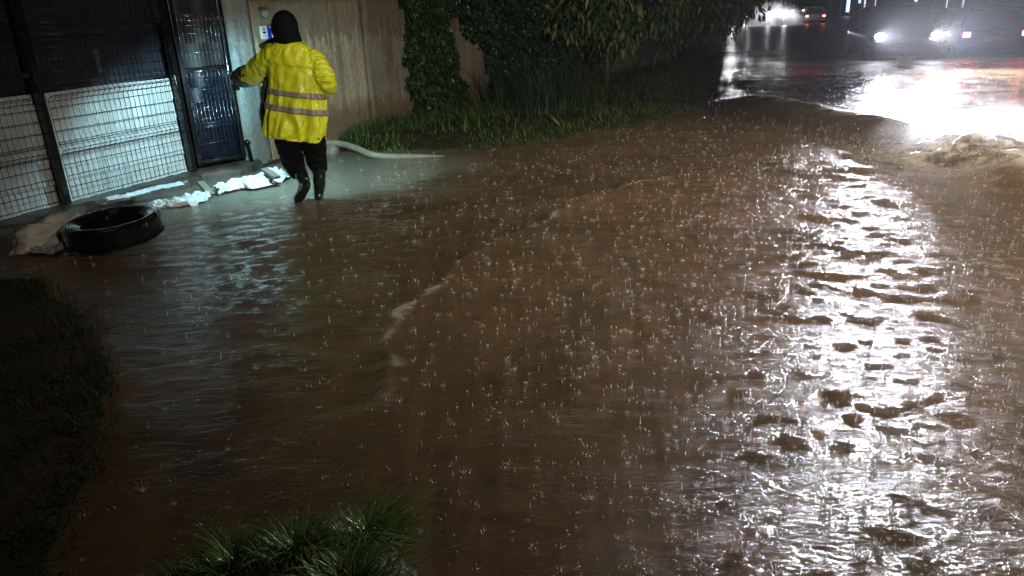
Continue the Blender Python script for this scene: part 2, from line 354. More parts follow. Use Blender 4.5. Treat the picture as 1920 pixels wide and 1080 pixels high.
# ------------------------------------------------------------------ rain splashes on the water
def splashes():
    rs = np.random.default_rng(21); V = []; Fs = []
    def add(vv, ff):
        b = sum(len(a) for a in V); V.append(vv); Fs.append(ff+b)
    # unit shapes, quads only
    def spike(n, prof):
        a = np.arange(n)*2*np.pi/n; vv = np.concatenate([np.stack([r*np.cos(a), r*np.sin(a), 0*a+z], -1) for r, z in prof])
        ff = np.concatenate([np.stack([i*n+np.arange(n), i*n+(np.arange(n)+1) % n, (i+1)*n+(np.arange(n)+1) % n, (i+1)*n+np.arange(n)], -1) for i in range(len(prof)-1)])
        return vv, ff
    jet = spike(5, [(.30, -.1), (.13, .15), (.07, .5), (.05, .75), (.10, .84), (.11, .93), (.02, 1.0)])
    stub = spike(5, [(.5, -.15), (.3, .15), (.22, .5), (.03, .8)])
    bead = spike(5, [(.02, -.5), (.42, -.25), (.5, 0), (.42, .25), (.02, .5)])
    pts = []
    while len(pts) < 6200:
        px, py = rs.uniform(-150, 2050), rs.uniform(90, 1250)
        p = at(px, py)
        r = math.hypot(p.x, p.y)
        keep = min(1, (r/8)**1.5)*(.14+.86*min(1, max(0, (px-500)/700)))
        if r > 22 or rs.random() > keep: continue
        pts.append((p.x, p.y))
    P = np.array(pts)
    ok = (sdist(P[:, 0], P[:, 1], VERGE)[0] < -.05) & (sdist(P[:, 0], P[:, 1], BANK)[0] > .05) & (sdist(P[:, 0], P[:, 1], TUFT)[0] > .05)
    P = P[ok]; Zw = water_z(P[:, 0], P[:, 1])
    off = 0; VV = []; FF = []
    for (x, y), z in zip(P, Zw):
        k = rs.random(); h = rs.gamma(1.6, .0062)+.003; c = np.array([x, y, z])
        def put(shape, sc, loc, tilt=(0, 0)):
            nonlocal off
            vv = shape[0]*sc; vv = vv + np.stack([vv[:, 2]*tilt[0], vv[:, 2]*tilt[1], 0*vv[:, 0]], -1) + loc
            VV.append(vv); FF.append(shape[1]+off); off += len(vv)
        if k < .12:
            put(stub, np.array([.012, .012, h*.4]), c); m_ = int(rs.integers(5, 9)); q = rs.uniform(.007, .017); ph = rs.uniform(0, 6)
            for j in range(m_):
                a = ph+6.283*j/m_; hh = h*rs.uniform(.4, .8); put(jet, np.array([.006, .006, hh]), c+[q*math.cos(a), q*math.sin(a), 0], (math.cos(a)*.6, math.sin(a)*.6))
        elif k < .50:
            put(jet, np.array([h*.35+.007, h*.35+.007, h]), c, rs.normal(0, .06, 2))
        elif k < .8:
            put(stub, np.array([.010, .010, h*.5]), c)
            for j in range(rs.integers(2, 5)):
                a = rs.uniform(0, 6.28); q = rs.uniform(.006, .02)
                put(jet, np.array([.007, .007, h*rs.uniform(.35, .8)]), c+[q*math.cos(a), q*math.sin(a), 0], (math.cos(a)*.7, math.sin(a)*.7))
        else:
            put(stub, np.array([.009, .009, h*.5]), c)
        if rs.random() < .4:
            s = rs.uniform(.002, .0045); put(bead, np.array([s, s, s*1.5]), c+[rs.normal(0, .015), rs.normal(0, .015), h*rs.uniform(.8, 1.9)])
    me = npmesh('rain_splashes', np.concatenate(VV), np.concatenate(FF), True)
    n = N('splashing_rain'); n.set(Base_Color=(.85, .84, .82), Roughness=.10, IOR=1.33, Transmission_Weight=.3)
    o = link('rain_splashes', me, n.m); tag(o, kind='stuff', label='small raindrop splashes jumping from the flood water', cat='rain splashes')
splashes()

# drops thrown up where the wheel wave breaks at the right edge
rs = np.random.default_rng(8); k = 3600
cx = 5.2+rs.normal(0, .55, k); cyy = 8.1+rs.normal(0, .7, k); hz0 = water_z(cx, cyy); sz = rs.gamma(2, .0014, k)+.001
pp0 = np.stack([cx, cyy, hz0+rs.exponential(.09, k)*np.exp(-((cx-5.3)/.7)**2)], -1)
oc = np.array([[1, 0, 0], [0, 1, 0], [-1, 0, 0], [0, -1, 0], [0, 0, 1.4], [0, 0, -1.4]]); of = np.array([[0, 1, 4], [1, 2, 4], [2, 3, 4], [3, 0, 4], [1, 0, 5], [2, 1, 5], [3, 2, 5], [0, 3, 5]])
V = (pp0[:, None]+oc[None]*sz[:, None, None]).reshape(-1, 3); F = (np.arange(k)[:, None, None]*6+of[None]).reshape(-1, 3)
o = link('wave_drops', npmesh('wave_drops', V, F, True), bpy.data.materials['splashing_rain']); tag(o, 'muddy drops flying off the breaking wave at the right edge', 'water drops', kind='stuff')

# ------------------------------------------------------------------ boundary: fence, gate, pillar, wall
SILL = .12
FA = at(125, 380, SILL); FB = at(362, 318, SILL)          # fence post, gate hinge post
GB = at(462, 299, SILL)                                   # free edge of the gate
fd = (FB-FA); fd.z = 0; fl = fd.length; fd.normalize()
fn = Vector((fd.y, -fd.x, 0))                             # towards the street
FL = FA - fd*3.2
steel = simple('wet_black_steel', (.006, .006, .007), .22, .3, bump=.1, coat=.4)
wire_m = simple('dark_green_wire', (.012, .014, .014), .25, .5, coat=.6)
n = N('white_sheet_panel'); f = n.noise(2.5, 5, vec=n.map((1, 1, 1)))
streak = n.noise(9, 5, .6, n.map((2, 2, .15)))
n.set(Base_Color=n.mix(n.ramp(streak, [(.45, 0), (.75, .6)]), n.ramp(f, [(.3, (.52, .54, .53)), (.7, (.66, .68, .68))]), (.28, .27, .21)), Roughness=n.ramp(f, [(.3, .22), (.7, .42)]), Normal=n.bump(f, .3, .02))
SHEET = n.m
dark_sheet = simple('dark_blue_board', (.007, .008, .018), .5, 0, .4, 3, bump=.2, bscale=20)
blue_sheet = simple('navy_gate_panel', (.003, .005, .013), .22, 0, .5, 5, bump=.25, bscale=14)

def mesh_panel(mb, a, b, z0, z1, folds, step=.056, hstep=.056, r=.0031, depth=.045):
    "welded wire panel with V folds, standing between two plan points"
    d = (b-a); d.z = 0; L = d.length; d.normalize(); nrm = Vector((d.y, -d.x, 0))
    prof = []; z = z0
    for zf in folds:
        prof += [(zf-.05, 0), (zf, depth), (zf+.05, 0)]
    prof = [(z0, 0)] + prof + [(z1, 0)]
    k = int(L/step)
    for i in range(k+1):
        p = a + d*(i*L/k)
        pts = [Vector((p.x, p.y, zz)) + nrm*q for zz, q in prof]
        mb.tube(pts, r, 4, True)
    zs = []; z = z0+.02
    while z < z1: zs.append(z); z += hstep*1.9
    for zf in folds: zs += [zf-.05, zf, zf+.05]
    for z in zs:
        q = 0
        for zf in folds:
            if abs(z-zf) < .05: q = depth*(1-abs(z-zf)/.05)
        pa = Vector((a.x, a.y, z)) + nrm*(q+.005); pb = Vector((b.x, b.y, z)) + nrm*(q+.005)
        mb.tube([pa, pb], r*1.15, 4)
FT = 2.12
fence = empty('mesh_fence', (FA.x, FA.y, 0))
tag(fence, 'black wire mesh fence lined with white sheets below and dark boards above', 'fence')
def wpart(mb, name, mat, root, **kw):
    "part in world coordinates under a root that may be moved: shift back"
    o = mb.build(name, mat, None, **kw); o.parent = root; o.matrix_parent_inverse = root_inv(root); return o
def wmat(o):
    b = Matrix.Translation(o.location) @ o.rotation_euler.to_matrix().to_4x4()
    return (wmat(o.parent) @ o.matrix_parent_inverse @ b) if o.parent else b
def root_inv(root): return wmat(root).inverted()
FOLD = (.62, 1.12, 1.66)
for a, b in ((FL, FA), (FA, FB)):
    mb = MB(); mesh_panel(mb, a+fn*.045+fd*.04, b+fn*.045-fd*.04, .14, FT, FOLD); wpart(mb, 'wire_panel', wire_m, fence, smooth=True)
for p in (FL, FA, FB):
    mb = MB(); mb.box(p+Vector((0, 0, FT/2-.12)), (.065, .065, FT+.02), math.atan2(fd.y, fd.x))
    mb.box(p+Vector((0, 0, FT+.02-.12)), (.075, .075, .02), math.atan2(fd.y, fd.x)); wpart(mb, 'post', steel, fence, bevel=.004)
def board(mb, a, b, z0, z1, k, off, t=.012, lean=.0, seed=0):
    "k overlapping horizontal boards between plan points, each a little bowed"
    rr = random.Random(seed); d = (b-a); d.z = 0; L = d.length; d.normalize(); nr = Vector((d.y, -d.x, 0)); h = (z1-z0)/k; S = 18
    for i in range(k):
        za, zb = z0+i*h, z0+(i+1)*h+.012; ph = rr.random()*6; am = rr.uniform(.003, .009); V = []
        for s in range(S+1):
            p = a + d*(L*s/S); w = am*math.sin(ph+s*.6)
            for zz, o in ((za, .008), (za+h*.5, .0), (zb, -.006)):
                for tt in (0, -t):
                    V.append(Vector((p.x, p.y, zz+.004*math.sin(s*.35+ph))) + nr*(off+o+w+tt))
        F = []
        for s in range(S):
            o = s*6; q = o+6
            F += [(o, q, q+2, o+2), (o+2, q+2, q+4, o+4), (o+1, o+3, q+3, q+1), (o+3, o+5, q+5, q+3), (o, o+1, q+1, q), (o+4, q+4, q+5, o+5)]
        F += [(0, 2, 3, 1), (2, 4, 5, 3), (S*6, S*6+1, S*6+3, S*6+2), (S*6+2, S*6+3, S*6+5, S*6+4)]
        mb.add(V, F)
mb = MB(); board(mb, FL, FA-fd*.035, .10, 1.13, 5, -.06, seed=1); wpart(mb, 'white_sheet', SHEET, fence, smooth=False)
mb = MB(); board(mb, FA+fd*.035, FB-fd*.035, .10, 1.13, 5, -.06, seed=4); wpart(mb, 'white_sheet', SHEET, fence, smooth=False)
mb = MB(); board(mb, FL, FA-fd*.035, 1.15, FT+.5, 5, -.11, seed=2); wpart(mb, 'dark_board', dark_sheet, fence)
mb = MB(); board(mb, FA+fd*.035, FB-fd*.035, 1.15, FT+.5, 5, -.11, seed=3); wpart(mb, 'dark_board', dark_sheet, fence)
mb = MB(); mb.box(FA+fd*.75+Vector((0, 0, 1.26))-fn*.095, (.05, .012, .22), math.atan2(fd.y, fd.x)); 
wpart(mb, 'glimmer_strip', simple('glimmer_metal', (.16, .16, .15), .35, .8), fence)  # strip added to imitate a reflected glimmer on the dark boards

# gate leaf
gd = (GB-FB); gd.z = 0; gl = gd.length; gd.normalize(); gn = Vector((gd.y, -gd.x, 0)); ga = math.atan2(gd.y, gd.x)
gate = empty('mesh_gate', (FB.x, FB.y, .12)); tag(gate, 'narrow black steel gate with wire mesh and a dark blue lower panel', 'gate')
G0 = FB+gd*.06; G1 = GB; gz0, gz1 = .15, 2.05
mb = MB()
for p in (G0+gd*.03, G1-gd*.03): mb.box(Vector((p.x, p.y, (gz0+gz1)/2)), (.06, .05, gz1-gz0), ga)
c = (G0+G1)/2; L = (G1-G0).length
for z in (gz0+.03, 1.2, gz1-.03): mb.box(Vector((c.x, c.y, z)), (L-.122, .04, .05), ga)
wpart(mb, 'gate_frame', steel, gate, bevel=.004)
glint = simple('galvanised_wire', (.28, .30, .33), .22, .9)
mb = MB(); mesh_panel(mb, G0+gd*.05+gn*.036, G1-gd*.05+gn*.036, gz0+.02, gz1-.06, (.62, 1.14, 1.72), .045, .105, .0020, .03); wpart(mb, 'wire_panel', glint, gate, smooth=True)
mb = MB(); board(mb, G0+gd*.065, G1-gd*.065, gz0+.06, 1.17, 6, -.03, seed=8); wpart(mb, 'lower_panel', blue_sheet, gate)
mb = MB(); board(mb, G0+gd*.065, G1-gd*.065, 1.23, gz1-.06, 3, -.03, seed=9); wpart(mb, 'upper_panel', simple('black_board', (.006, .006, .008), .5), gate)
mb = MB(); q = G1+gn*.06+Vector((0, 0, 0)); mb.tube([(q.x, q.y, .98), (q.x+.03, q.y-.05, .99), (q.x+.03, q.y-.05, 1.1), (q.x, q.y, 1.11)], .01, 8)
mb.box((q.x, q.y, 1.03), (.05, .03, .18), ga); wpart(mb, 'handle', steel, gate, smooth=False)
q = G1+gd*.05+gn*.05
drop = empty('gate_stop', (q.x, q.y, .05)); tag(drop, 'black metal gate stop bar with round knob beside the gate foot', 'gate stop')
mb = MB(); mb.beam((q.x+.02, q.y-.04, .0), (q.x-.03, q.y+.02, .30), .03, .03); wpart(mb, 'bar', steel, drop)
mb = MB(); mb.ball((q.x-.035, q.y+.02, .32), (.04, .04, .036), 12, 8); mb.box((q.x-.06, q.y+.02, .31), (.07, .03, .03)); wpart(mb, 'knob', steel, drop, smooth=True)

# concrete sill under fence and gate
n = N('dark_wet_concrete'); f = n.noise(7, 6); g = n.noise(60, 4)
n.set(Base_Color=n.ramp(f, [(.3, (.018, .015, .012)), (.7, (.07, .055, .042))]), Roughness=n.ramp(g, [(.3, .25), (.7, .7)]), Normal=n.bump(g, .8, .01))
SILLM = n.m
mb = MB(); rr = random.Random(5)
e0 = FL; e1 = FB+gd*(gl+.12); S = 60; V = []
for s in range(S+1):
    t = s/S*((FB-FL).length+gl+.12); L1 = (FB-FL).length
    p = FL+fd*t if t < L1 else FB+gd*(t-L1)
    nn = fn if t < L1 else gn
    w1 = .20+.05*math.sin(s*.7)+rr.uniform(-.02, .02); h = .10+rr.uniform(-.012, .012)
    for off, zz in ((w1+.06, -.2), (w1, h*.8), (w1-.05, h), (-.15, .11), (-.2, -.2)):
        V.append((p.x+nn.x*off, p.y+nn.y*off, zz))
F = [(s*5+j, (s+1)*5+j, (s+1)*5+j+1, s*5+j+1) for s in range(S) for j in range(4)]
mb.add(V, F); o = mb.build('concrete_sill', SILLM, smooth=False); tag(o, 'low dark broken concrete sill under the fence and gate', 'sill')

# wall and pillar
W0 = at(508, 296, .05); W1 = at(610, 262, .05); W2 = at(765, 234, .05)
wd = (W2-W0); wd.z = 0; wd.normalize(); wn = Vector((wd.y, -wd.x, 0)); wa = math.atan2(wd.y, wd.x)
WT = 1.92
def plaster(name, a, b, stain, low):
    n = N(name); f = n.noise(1.6, 6, .6); st = n.noise(5, 6, .65, n.map((1.6, 1.6, .12))); g = n.noise(45, 5)
    sep = n.new('ShaderNodeSeparateXYZ'); n.put(sep.inputs[0], n.co)
    zl = n.math('ADD', sep.outputs[2], n.math('MULTIPLY', n.math('SUBTRACT', n.noise(4, 4), .5), .45))
    base = n.ramp(f, [(.3, a), (.7, b)])
    base = n.mix(n.ramp(st, [(.46, 0), (.66, .75)]), base, stain)
    top = n.ramp(n.math('SUBTRACT', zl, n.math('MULTIPLY', n.noise(7, 4, .6, n.map((3, 3, .05))), .9)), [(.95, 0), (1.25, .7)])
    base = n.mix(top, base, stain)
    base = n.mix(n.ramp(zl, [(.42, .8), (.62, 0)]), base, low)
    n.set(Base_Color=n.mix(.45, base, n.ramp(n.noise(26, 6, .7), [(.3, .25), (.65, 1)]), 'MULTIPLY'), Roughness=.75, Normal=n.bump(n.noise(14, 6), .7, .03, n.bump(g, .4, .006)))
    return n.m
WALLM = plaster('stained_plaster', (.34, .285, .195), (.50, .43, .30), (.15, .115, .07), (.15, .10, .045))
def wallrun(name, a, b, h, t, mat, parent=None, top=True):
    d = (b-a); d.z = 0; L = d.length; d.normalize(); nn = Vector((d.y, -d.x, 0)); S = max(2, int(L/.08)); K = 26; V = []
    for s in range(S+1):
        p = a+d*(L*s/S)
        for k in range(K+1):
            z = -.3+(h+.3)*k/K
            off = .014*(mnoise.noise((s*.11, z*1.1, 1.7))) + .004*mnoise.noise((s*.6, z*6, 4))
            V.append((p.x+nn.x*off, p.y+nn.y*off, z))
    b0 = len(V)
    for s in range(S+1):
        p = a+d*(L*s/S)-nn*t; V += [(p.x, p.y, -.3), (p.x, p.y, h)]
    F = [(s*(K+1)+k, (s+1)*(K+1)+k, (s+1)*(K+1)+k+1, s*(K+1)+k+1) for s in range(S) for k in range(K)]
    F += [(b0+s*2, b0+s*2+1, b0+s*2+3, b0+s*2+2) for s in range(S)]
    F += [(s*(K+1)+K, (s+1)*(K+1)+K, b0+s*2+3, b0+s*2+1) for s in range(S)]
    F += [tuple([k for k in range(K+1)] + [b0+1, b0]), tuple([S*(K+1)+k for k in range(K+1)][::-1] + [b0+S*2, b0+S*2+1])]
    me = bpy.data.meshes.new(name); me.from_pydata(V, [], F); me.polygons.foreach_set('use_smooth', np.ones(len(me.polygons), bool)); me.update()
    o = link(name, me, mat)
    if parent: o.parent = parent; o.matrix_parent_inverse = root_inv(parent)
    return o
wall = empty('garden_wall', (W0.x, W0.y, 0)); tag(wall, 'long plastered garden wall with brown rain stains running past ivy', 'wall')
J = W0+wd*2.02
wallrun('wall_face', W0, J, WT, .18, WALLM, wall)
wallrun('wall_face', J-wd*.002+wn*.045, J+wd*14.0+wn*.045, WT, .22, plaster('ochre_plaster', (.19, .155, .11), (.27, .23, .17), (.10, .072, .04), (.12, .07, .028)), wall)
mb = MB(); mb.box(W0+wd*8.0+Vector((0, 0, WT+.035))-wn*.06, (16.1, .34, .07), wa); wpart(mb, 'coping', simple('dark_coping', (.02, .02, .018), .7, bump=.4), wall, bevel=.01)
# pillar between gate and wall
P0 = GB+gd*.06; pc = (P0+W0)/2
pillar = empty('gate_pillar', (pc.x, pc.y, 0)); tag(pillar, 'pale grey concrete pillar between the steel gate and plastered wall', 'pillar')
wallrun('pillar_face', P0+wn*.03, W0+wn*.025-wd*.002, WT+.25, .24, plaster('grey_pillar_plaster', (.30, .33, .31), (.40, .43, .40), (.2, .21, .19), (.22, .2, .15)), pillar)

# house behind the fence, dark, and yard gloom
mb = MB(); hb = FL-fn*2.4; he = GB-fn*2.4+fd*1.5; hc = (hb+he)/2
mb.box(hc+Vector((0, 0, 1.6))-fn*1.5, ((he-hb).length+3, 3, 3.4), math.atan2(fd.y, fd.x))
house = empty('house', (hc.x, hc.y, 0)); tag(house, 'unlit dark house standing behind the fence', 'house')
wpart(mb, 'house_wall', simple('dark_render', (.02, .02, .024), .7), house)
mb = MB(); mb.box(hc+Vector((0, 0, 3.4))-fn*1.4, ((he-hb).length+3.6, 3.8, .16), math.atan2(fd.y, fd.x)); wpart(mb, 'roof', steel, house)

# ------------------------------------------------------------------ intercom, sign, wall lamp
def wall_at(px, py):
    "point of the wall's front plane seen at a place of the photograph"
    d = ray(px, py); o = Vector((0, 0, CAMH)); t = (W0-o).dot(wn)/d.dot(wn); return o+d*t
wz = Matrix.Rotation(wa, 3, 'Z')
c = wall_at(493, 61); white_p = simple('white_plastic', (.62, .70, .74), .3, var=.05)
ic = empty('intercom', c+wn*.01, wa); tag(ic, 'small white intercom panel on the wall beside the pillar', 'intercom')
mb = MB(); mb.box((0, 0, 0), (.10, .03, .15)); mb.build('casing', white_p, ic, bevel=.006)
mb = MB()
for k in range(5): mb.box((0, -.0165, .055-.009*k), (.05, .003, .004))
mb.build('speaker_slots', steel, ic)
mb = MB(); mb.box((0, -.017, .0), (.045, .004, .022)); mb.build('button', steel, ic, bevel=.001)
mb = MB()
for k in range(3): mb.box((0, -.016, -.025-.012*k), (.06, .002, .004))
mb.build('name_lines', simple('grey_print', (.2, .22, .25), .5), ic)
c = wall_at(508, 60); sg = empty('wall_sign', c+wn*.006, wa); tag(sg, 'blue enamel house sign beside the white intercom', 'sign')
mb = MB(); mb.box((0, 0, 0), (.11, .012, .16)); mb.build('plate', simple('blue_enamel', (.01, .03, .30), .25, var=.1), sg, bevel=.003)
mb = MB(); mb.box((.005, -.008, -.035), (.014, .003, .06)); mb.box((.019, -.008, -.012), (.0145, .003, .014)); mb.build('sign_mark', white_p, sg); mb = MB(); mb.box((0, -.008, .06), (.07, .003, .008)); mb.build('sign_mark', white_p, sg)
c = wall_at(490, 22); wl = empty('wall_lamp', c+wn*.03, wa); tag(wl, 'unlit round glass lamp fixed high on the wall above the intercom', 'lamp')
mb = MB(); mb.box((0, 0, .035), (.10, .05, .03)); mb.build('bracket', simple('grey_metal', (.12, .12, .11), .4, .6), wl, bevel=.004)
n = N('wet_glass'); n.set(Base_Color=(.5, .55, .5), Roughness=.08, Transmission_Weight=.6)
mb = MB(); mb.ball((0, -.03, -.02), (.06, .06, .05), 16, 10); mb.build('globe', n.m, wl, smooth=True)
mb = MB(); mb.tube([(0, -.03, -.075), (0, -.03, -.05)], [.02, .04], 12); mb.build('rim', simple('chrome', (.5, .5, .5), .15, .9), wl)

# ------------------------------------------------------------------ tyre
def lathe(mb, prof, n=72, fx=None):
    V = [(r*math.cos(2*math.pi*j/n), r*math.sin(2*math.pi*j/n), z) for j in range(n) for r, z in prof]; k = len(prof)
    mb.add(V, [(j*k+i, ((j+1) % n)*k+i, ((j+1) % n)*k+(i+1) % k, j*k+(i+1) % k) for j in range(n) for i in range(k)])
tc = at(214, 428, .12); TR = .375; TH = .12
prof = [(.245, .062), (.265, .075), (.262, .045), (.30, .03), (.33, -.0), (.30, -.03), (.262, -.045), (.265, -.075),  # inner
        (.275, -.088), (.285, -.098), (.295, -.096), (.31, -.108), (.335, -.112), (.352, -.106), (.362, -.092), (.372, -.085)]
for z in (-.045, .0, .045): prof += [(.376, z-.006), (.371, z-.004), (.371, z+.004), (.376, z+.006)]
prof += [(.372, .085), (.362, .092), (.352, .106), (.335, .112), (.31, .108), (.295, .096), (.285, .098), (.275, .088)]
rub = N('wet_black_rubber'); rub.set(Base_Color=(.006, .006, .007), Roughness=rub.ramp(rub.noise(25, 3), [(.3, .07), (.7, .22)]), Normal=rub.bump(rub.noise(40, 3), .15, .004), Coat_Weight=.5)
ty = empty('car_tyre', tc); tag(ty, 'large wet black car tyre lying flat in the shallow water by the fence', 'tyre')
mb = MB(); lathe(mb, prof, 128)
for k in range(70):
    a = 2*math.pi*k/70
    for z, s in ((-.072, 1), (.072, -1)):
        mb.box((.3745*math.cos(a+.01*s), .3745*math.sin(a+.01*s), z), (.012, .013, .026), a)
o = mb.build('tread', rub.m, ty, smooth=True); es = o.modifiers.new('split', 'EDGE_SPLIT'); es.split_angle = math.radians(28)
mb = MB(); lathe(mb, [(.318, .1105), (.326, .1145), (.334, .1145), (.340, .111)], 96); mb.build('sidewall_ring', rub.m, ty, smooth=True)
ty.scale = (1, 1, .86); ty.rotation_euler = (math.radians(2), math.radians(-3), .4)

# ------------------------------------------------------------------ cloths, sacks and boards
def cloth(name, pts, widths, label, cat, mat, seed=0, hump=.06, amp=.03, group=None, lift=None, nu=90, nv=36, z0=.02):
    "crumpled sheet laid along a path on the ground"
    P = [Vector(p) for p in pts]; L = [0]
    for a, b in zip(P, P[1:]): L.append(L[-1]+(b-a).length)
    V = []
    for i in range(nu+1):
        s = L[-1]*i/nu; k = max(j for j in range(len(L)-1) if L[j] <= s+1e-9); t = (s-L[k])/(L[k+1]-L[k]); t = min(1, t); ts = t*t*(3-2*t)
        p = P[k].lerp(P[k+1], t); w = widths[k]*(1-ts)+widths[k+1]*ts
        d = (P[min(k+1, len(P)-1)]-P[k]); d.z = 0; d.normalize(); nn = Vector((d.y, -d.x, 0))
        lf = (lift[k]*(1-ts)+lift[k+1]*ts) if lift else 0
        for j in range(nv+1):
            v = j/nv*2-1; q = Vector((s*3.2, v*1.3, seed*7.7))
            wob = .10*mnoise.noise(q*1.7+Vector((9, 1, 0)))
            pos = p + nn*(v*w*(1+wob)) + d*(.06*mnoise.noise(q*2.3+Vector((0, 5, 3))))
            rid = 1-abs(2*mnoise.noise(Vector((s*2.5, v*4.2+1.1*mnoise.noise(q), seed)))) 
            z = z0+lf+hump*(1-v*v)*(.6+.6*mnoise.noise(q*.9)) + amp*(rid**2)*.8*(1-.5*v*v) + amp*.6*mnoise.noise(q*4.5) + .25*amp*mnoise.noise(q*11)
            V.append((pos.x, pos.y, max(z, z0-.02+.03*(1-abs(v)))))
    F = [(i*(nv+1)+j, (i+1)*(nv+1)+j, (i+1)*(nv+1)+j+1, i*(nv+1)+j+1) for i in range(nu) for j in range(nv)]
    me = bpy.data.meshes.new(name); me.from_pydata(V, [], F); me.polygons.foreach_set('use_smooth', np.ones(len(F), bool)); me.update()
    o = link(name, me, mat); so = o.modifiers.new('s', 'SOLIDIFY'); so.thickness = .004; so.offset = -1
    return tag(o, label, cat, group)
def clothm(name, a, b, stain):
    n = N(name); f = n.noise(4, 6); g = n.noise(180, 2)
    n.set(Base_Color=n.mix(n.ramp(f, [(.48, 0), (.7, .8)]), n.ramp(n.noise(9, 3), [(.3, a), (.7, b)]), stain), Roughness=.45, Normal=n.bump(g, .3, .002, n.bump(n.noise(22, 5, .6, None, 1), .5, .012)))
    n.b.inputs['Sheen Weight'].default_value = .1
    return n.m
white_c = clothm('wet_white_sacking', (.55, .6, .62), (.72, .76, .78), (.38, .38, .34))
tan_c = clothm('muddy_sacking', (.40, .36, .31), (.54, .50, .44), (.24, .19, .14))
cloth('white_sheet', [at(404, 362, .03), at(440, 345, .06), at(478, 330, .12), at(524, 320, .08)], [.045, .10, .19, .16],
      'bright white sheet bundled on the sill below the gate', 'sheet', white_c, 1, .08, .06, z0=.02)
cloth('white_sheet', [at(285, 392, .02), at(322, 386, .02), at(352, 376, .04), at(384, 366, .04)], [.03, .055, .12, .10],
      'crumpled grey-white sheet between the tyre and the leaning board', 'sheet', white_c, 2, .05, .06, z0=.015)
cloth('white_sheet', [at(200, 382, .08), at(232, 374, .09), at(285, 358, .10), at(343, 346, .11)], [.03, .05, .045, .028],
      'narrow rolled white sheet lying on the sill behind the tyre', 'sheet', white_c, 3, .035, .02, z0=.105)
# crumpled sack left of the tyre
sb = MB(); c0 = at(92, 440, .08)
V = []; S, K = 72, 40
for i in range(S):
    a = 2*math.pi*i/S
    for k in range(K+1):
        ph = math.pi/2*k/K; q = Vector((math.cos(a)*math.cos(ph), math.sin(a)*math.cos(ph), math.sin(ph)))
        f = 1+.30*mnoise.noise(q*1.6+Vector((3, 0, 0)))+.16*(1-abs(2*mnoise.noise(q*2.7+Vector((8, 2, 1)))))+.04*mnoise.noise(q*9)
        ax = .25 if math.cos(a) > 0 else .22
        V.append((c0.x+.02+q.x*ax*f, c0.y+q.y*.23*f+.22*q.x, max(0, .01+q.z*.19*f)))
sb.add(V, [(i*(K+1)+k, ((i+1) % S)*(K+1)+k, ((i+1) % S)*(K+1)+k+1, i*(K+1)+k+1) for i in range(S) for k in range(K)])
o = sb.build('sack', tan_c, smooth=True, merge=True); tag(o, 'muddy off-white sack slumped against the left side of the tyre', 'sack')
cloth('torn_sacking', [at(30, 478, .0), at(62, 470, .02), at(98, 474, .02), at(122, 455, .03)], [.02, .05, .028, .04],
      'thin torn strip of sacking on the water edge in front of the sack', 'sacking', tan_c, 5, .03, .03, z0=.012)
wood = N('wet_grey_wood'); f = wood.noise(6, 6, .6, wood.map((1, 12, 12)))
wood.set(Base_Color=wood.ramp(f, [(.3, (.07, .06, .045)), (.7, (.19, .165, .125))]), Roughness=.5, Normal=wood.bump(f, .5, .006))
def plank(pa, pb, za, zb, w, t, label):
    a = at(*pa, za); b = at(*pb, zb); mb = MB(); mb.beam(a, b, w, t)
    o = mb.build('wooden_board', wood.m, bevel=.004); return tag(o, label, 'board', 'short boards weighing down the sheets')
plank((375, 341), (397, 366), .15, .03, .075, .03, 'short grey board leaning on the sill between two white sheets')
plank((495, 317), (520, 333), .17, .10, .085, .03, 'short grey board lying on top of the bright white sheet')

# ------------------------------------------------------------------ pale pipe by the wall
pp = [at(611, 268, .14), at(640, 270, .13), at(668, 278, .10), at(697, 290, .05), at(730, 294, .02), (at(780, 295, .0)), at(840, 298, -.04)]
pts = []
for i in range(len(pp)-1):
    for k in range(6):
        t = k/6; p0 = pp[max(i-1, 0)]; p1 = pp[i]; p2 = pp[i+1]; p3 = pp[min(i+2, len(pp)-1)]
        pts.append(.5*((2*p1)+(p2-p0)*t+(2*p0-5*p1+4*p2-p3)*t*t+(3*p1-p0-3*p2+p3)*t**3))
pipe = empty('drain_hose', pts[0]); tag(pipe, 'pale curved drain hose reaching from the wall foot into the flood', 'hose')
mb = MB(); mb.tube([Vector(p) for p in pts], .042, 14, False); wpart(mb, 'hose_body', simple('pale_hose', (.24, .235, .17), .4, var=.15, bump=.3, bscale=30), pipe, smooth=True)
d = (pts[1]-pts[0]).normalized(); mb = MB(); mb.tube([pts[0]-d*.03, pts[0]+d*.02], [.047, .047], 14); wpart(mb, 'end_cap', simple('black_rubber_cap', (.008, .008, .008), .5), pipe)
stone = MB(); c = at(622, 284, .03); stone.ball(c, (.10, .07, .10), 14, 9)
stone.v = [tuple(Vector(p)+Vector((0, 0, 0))+.03*mnoise.noise_vector(Vector(p)*9)) for p in stone.v]
o = stone.build('stone', simple('pale_stone', (.2, .19, .16), .6, bump=.4), smooth=True); tag(o, 'pale rough stone under the raised end of the drain hose', 'stone')

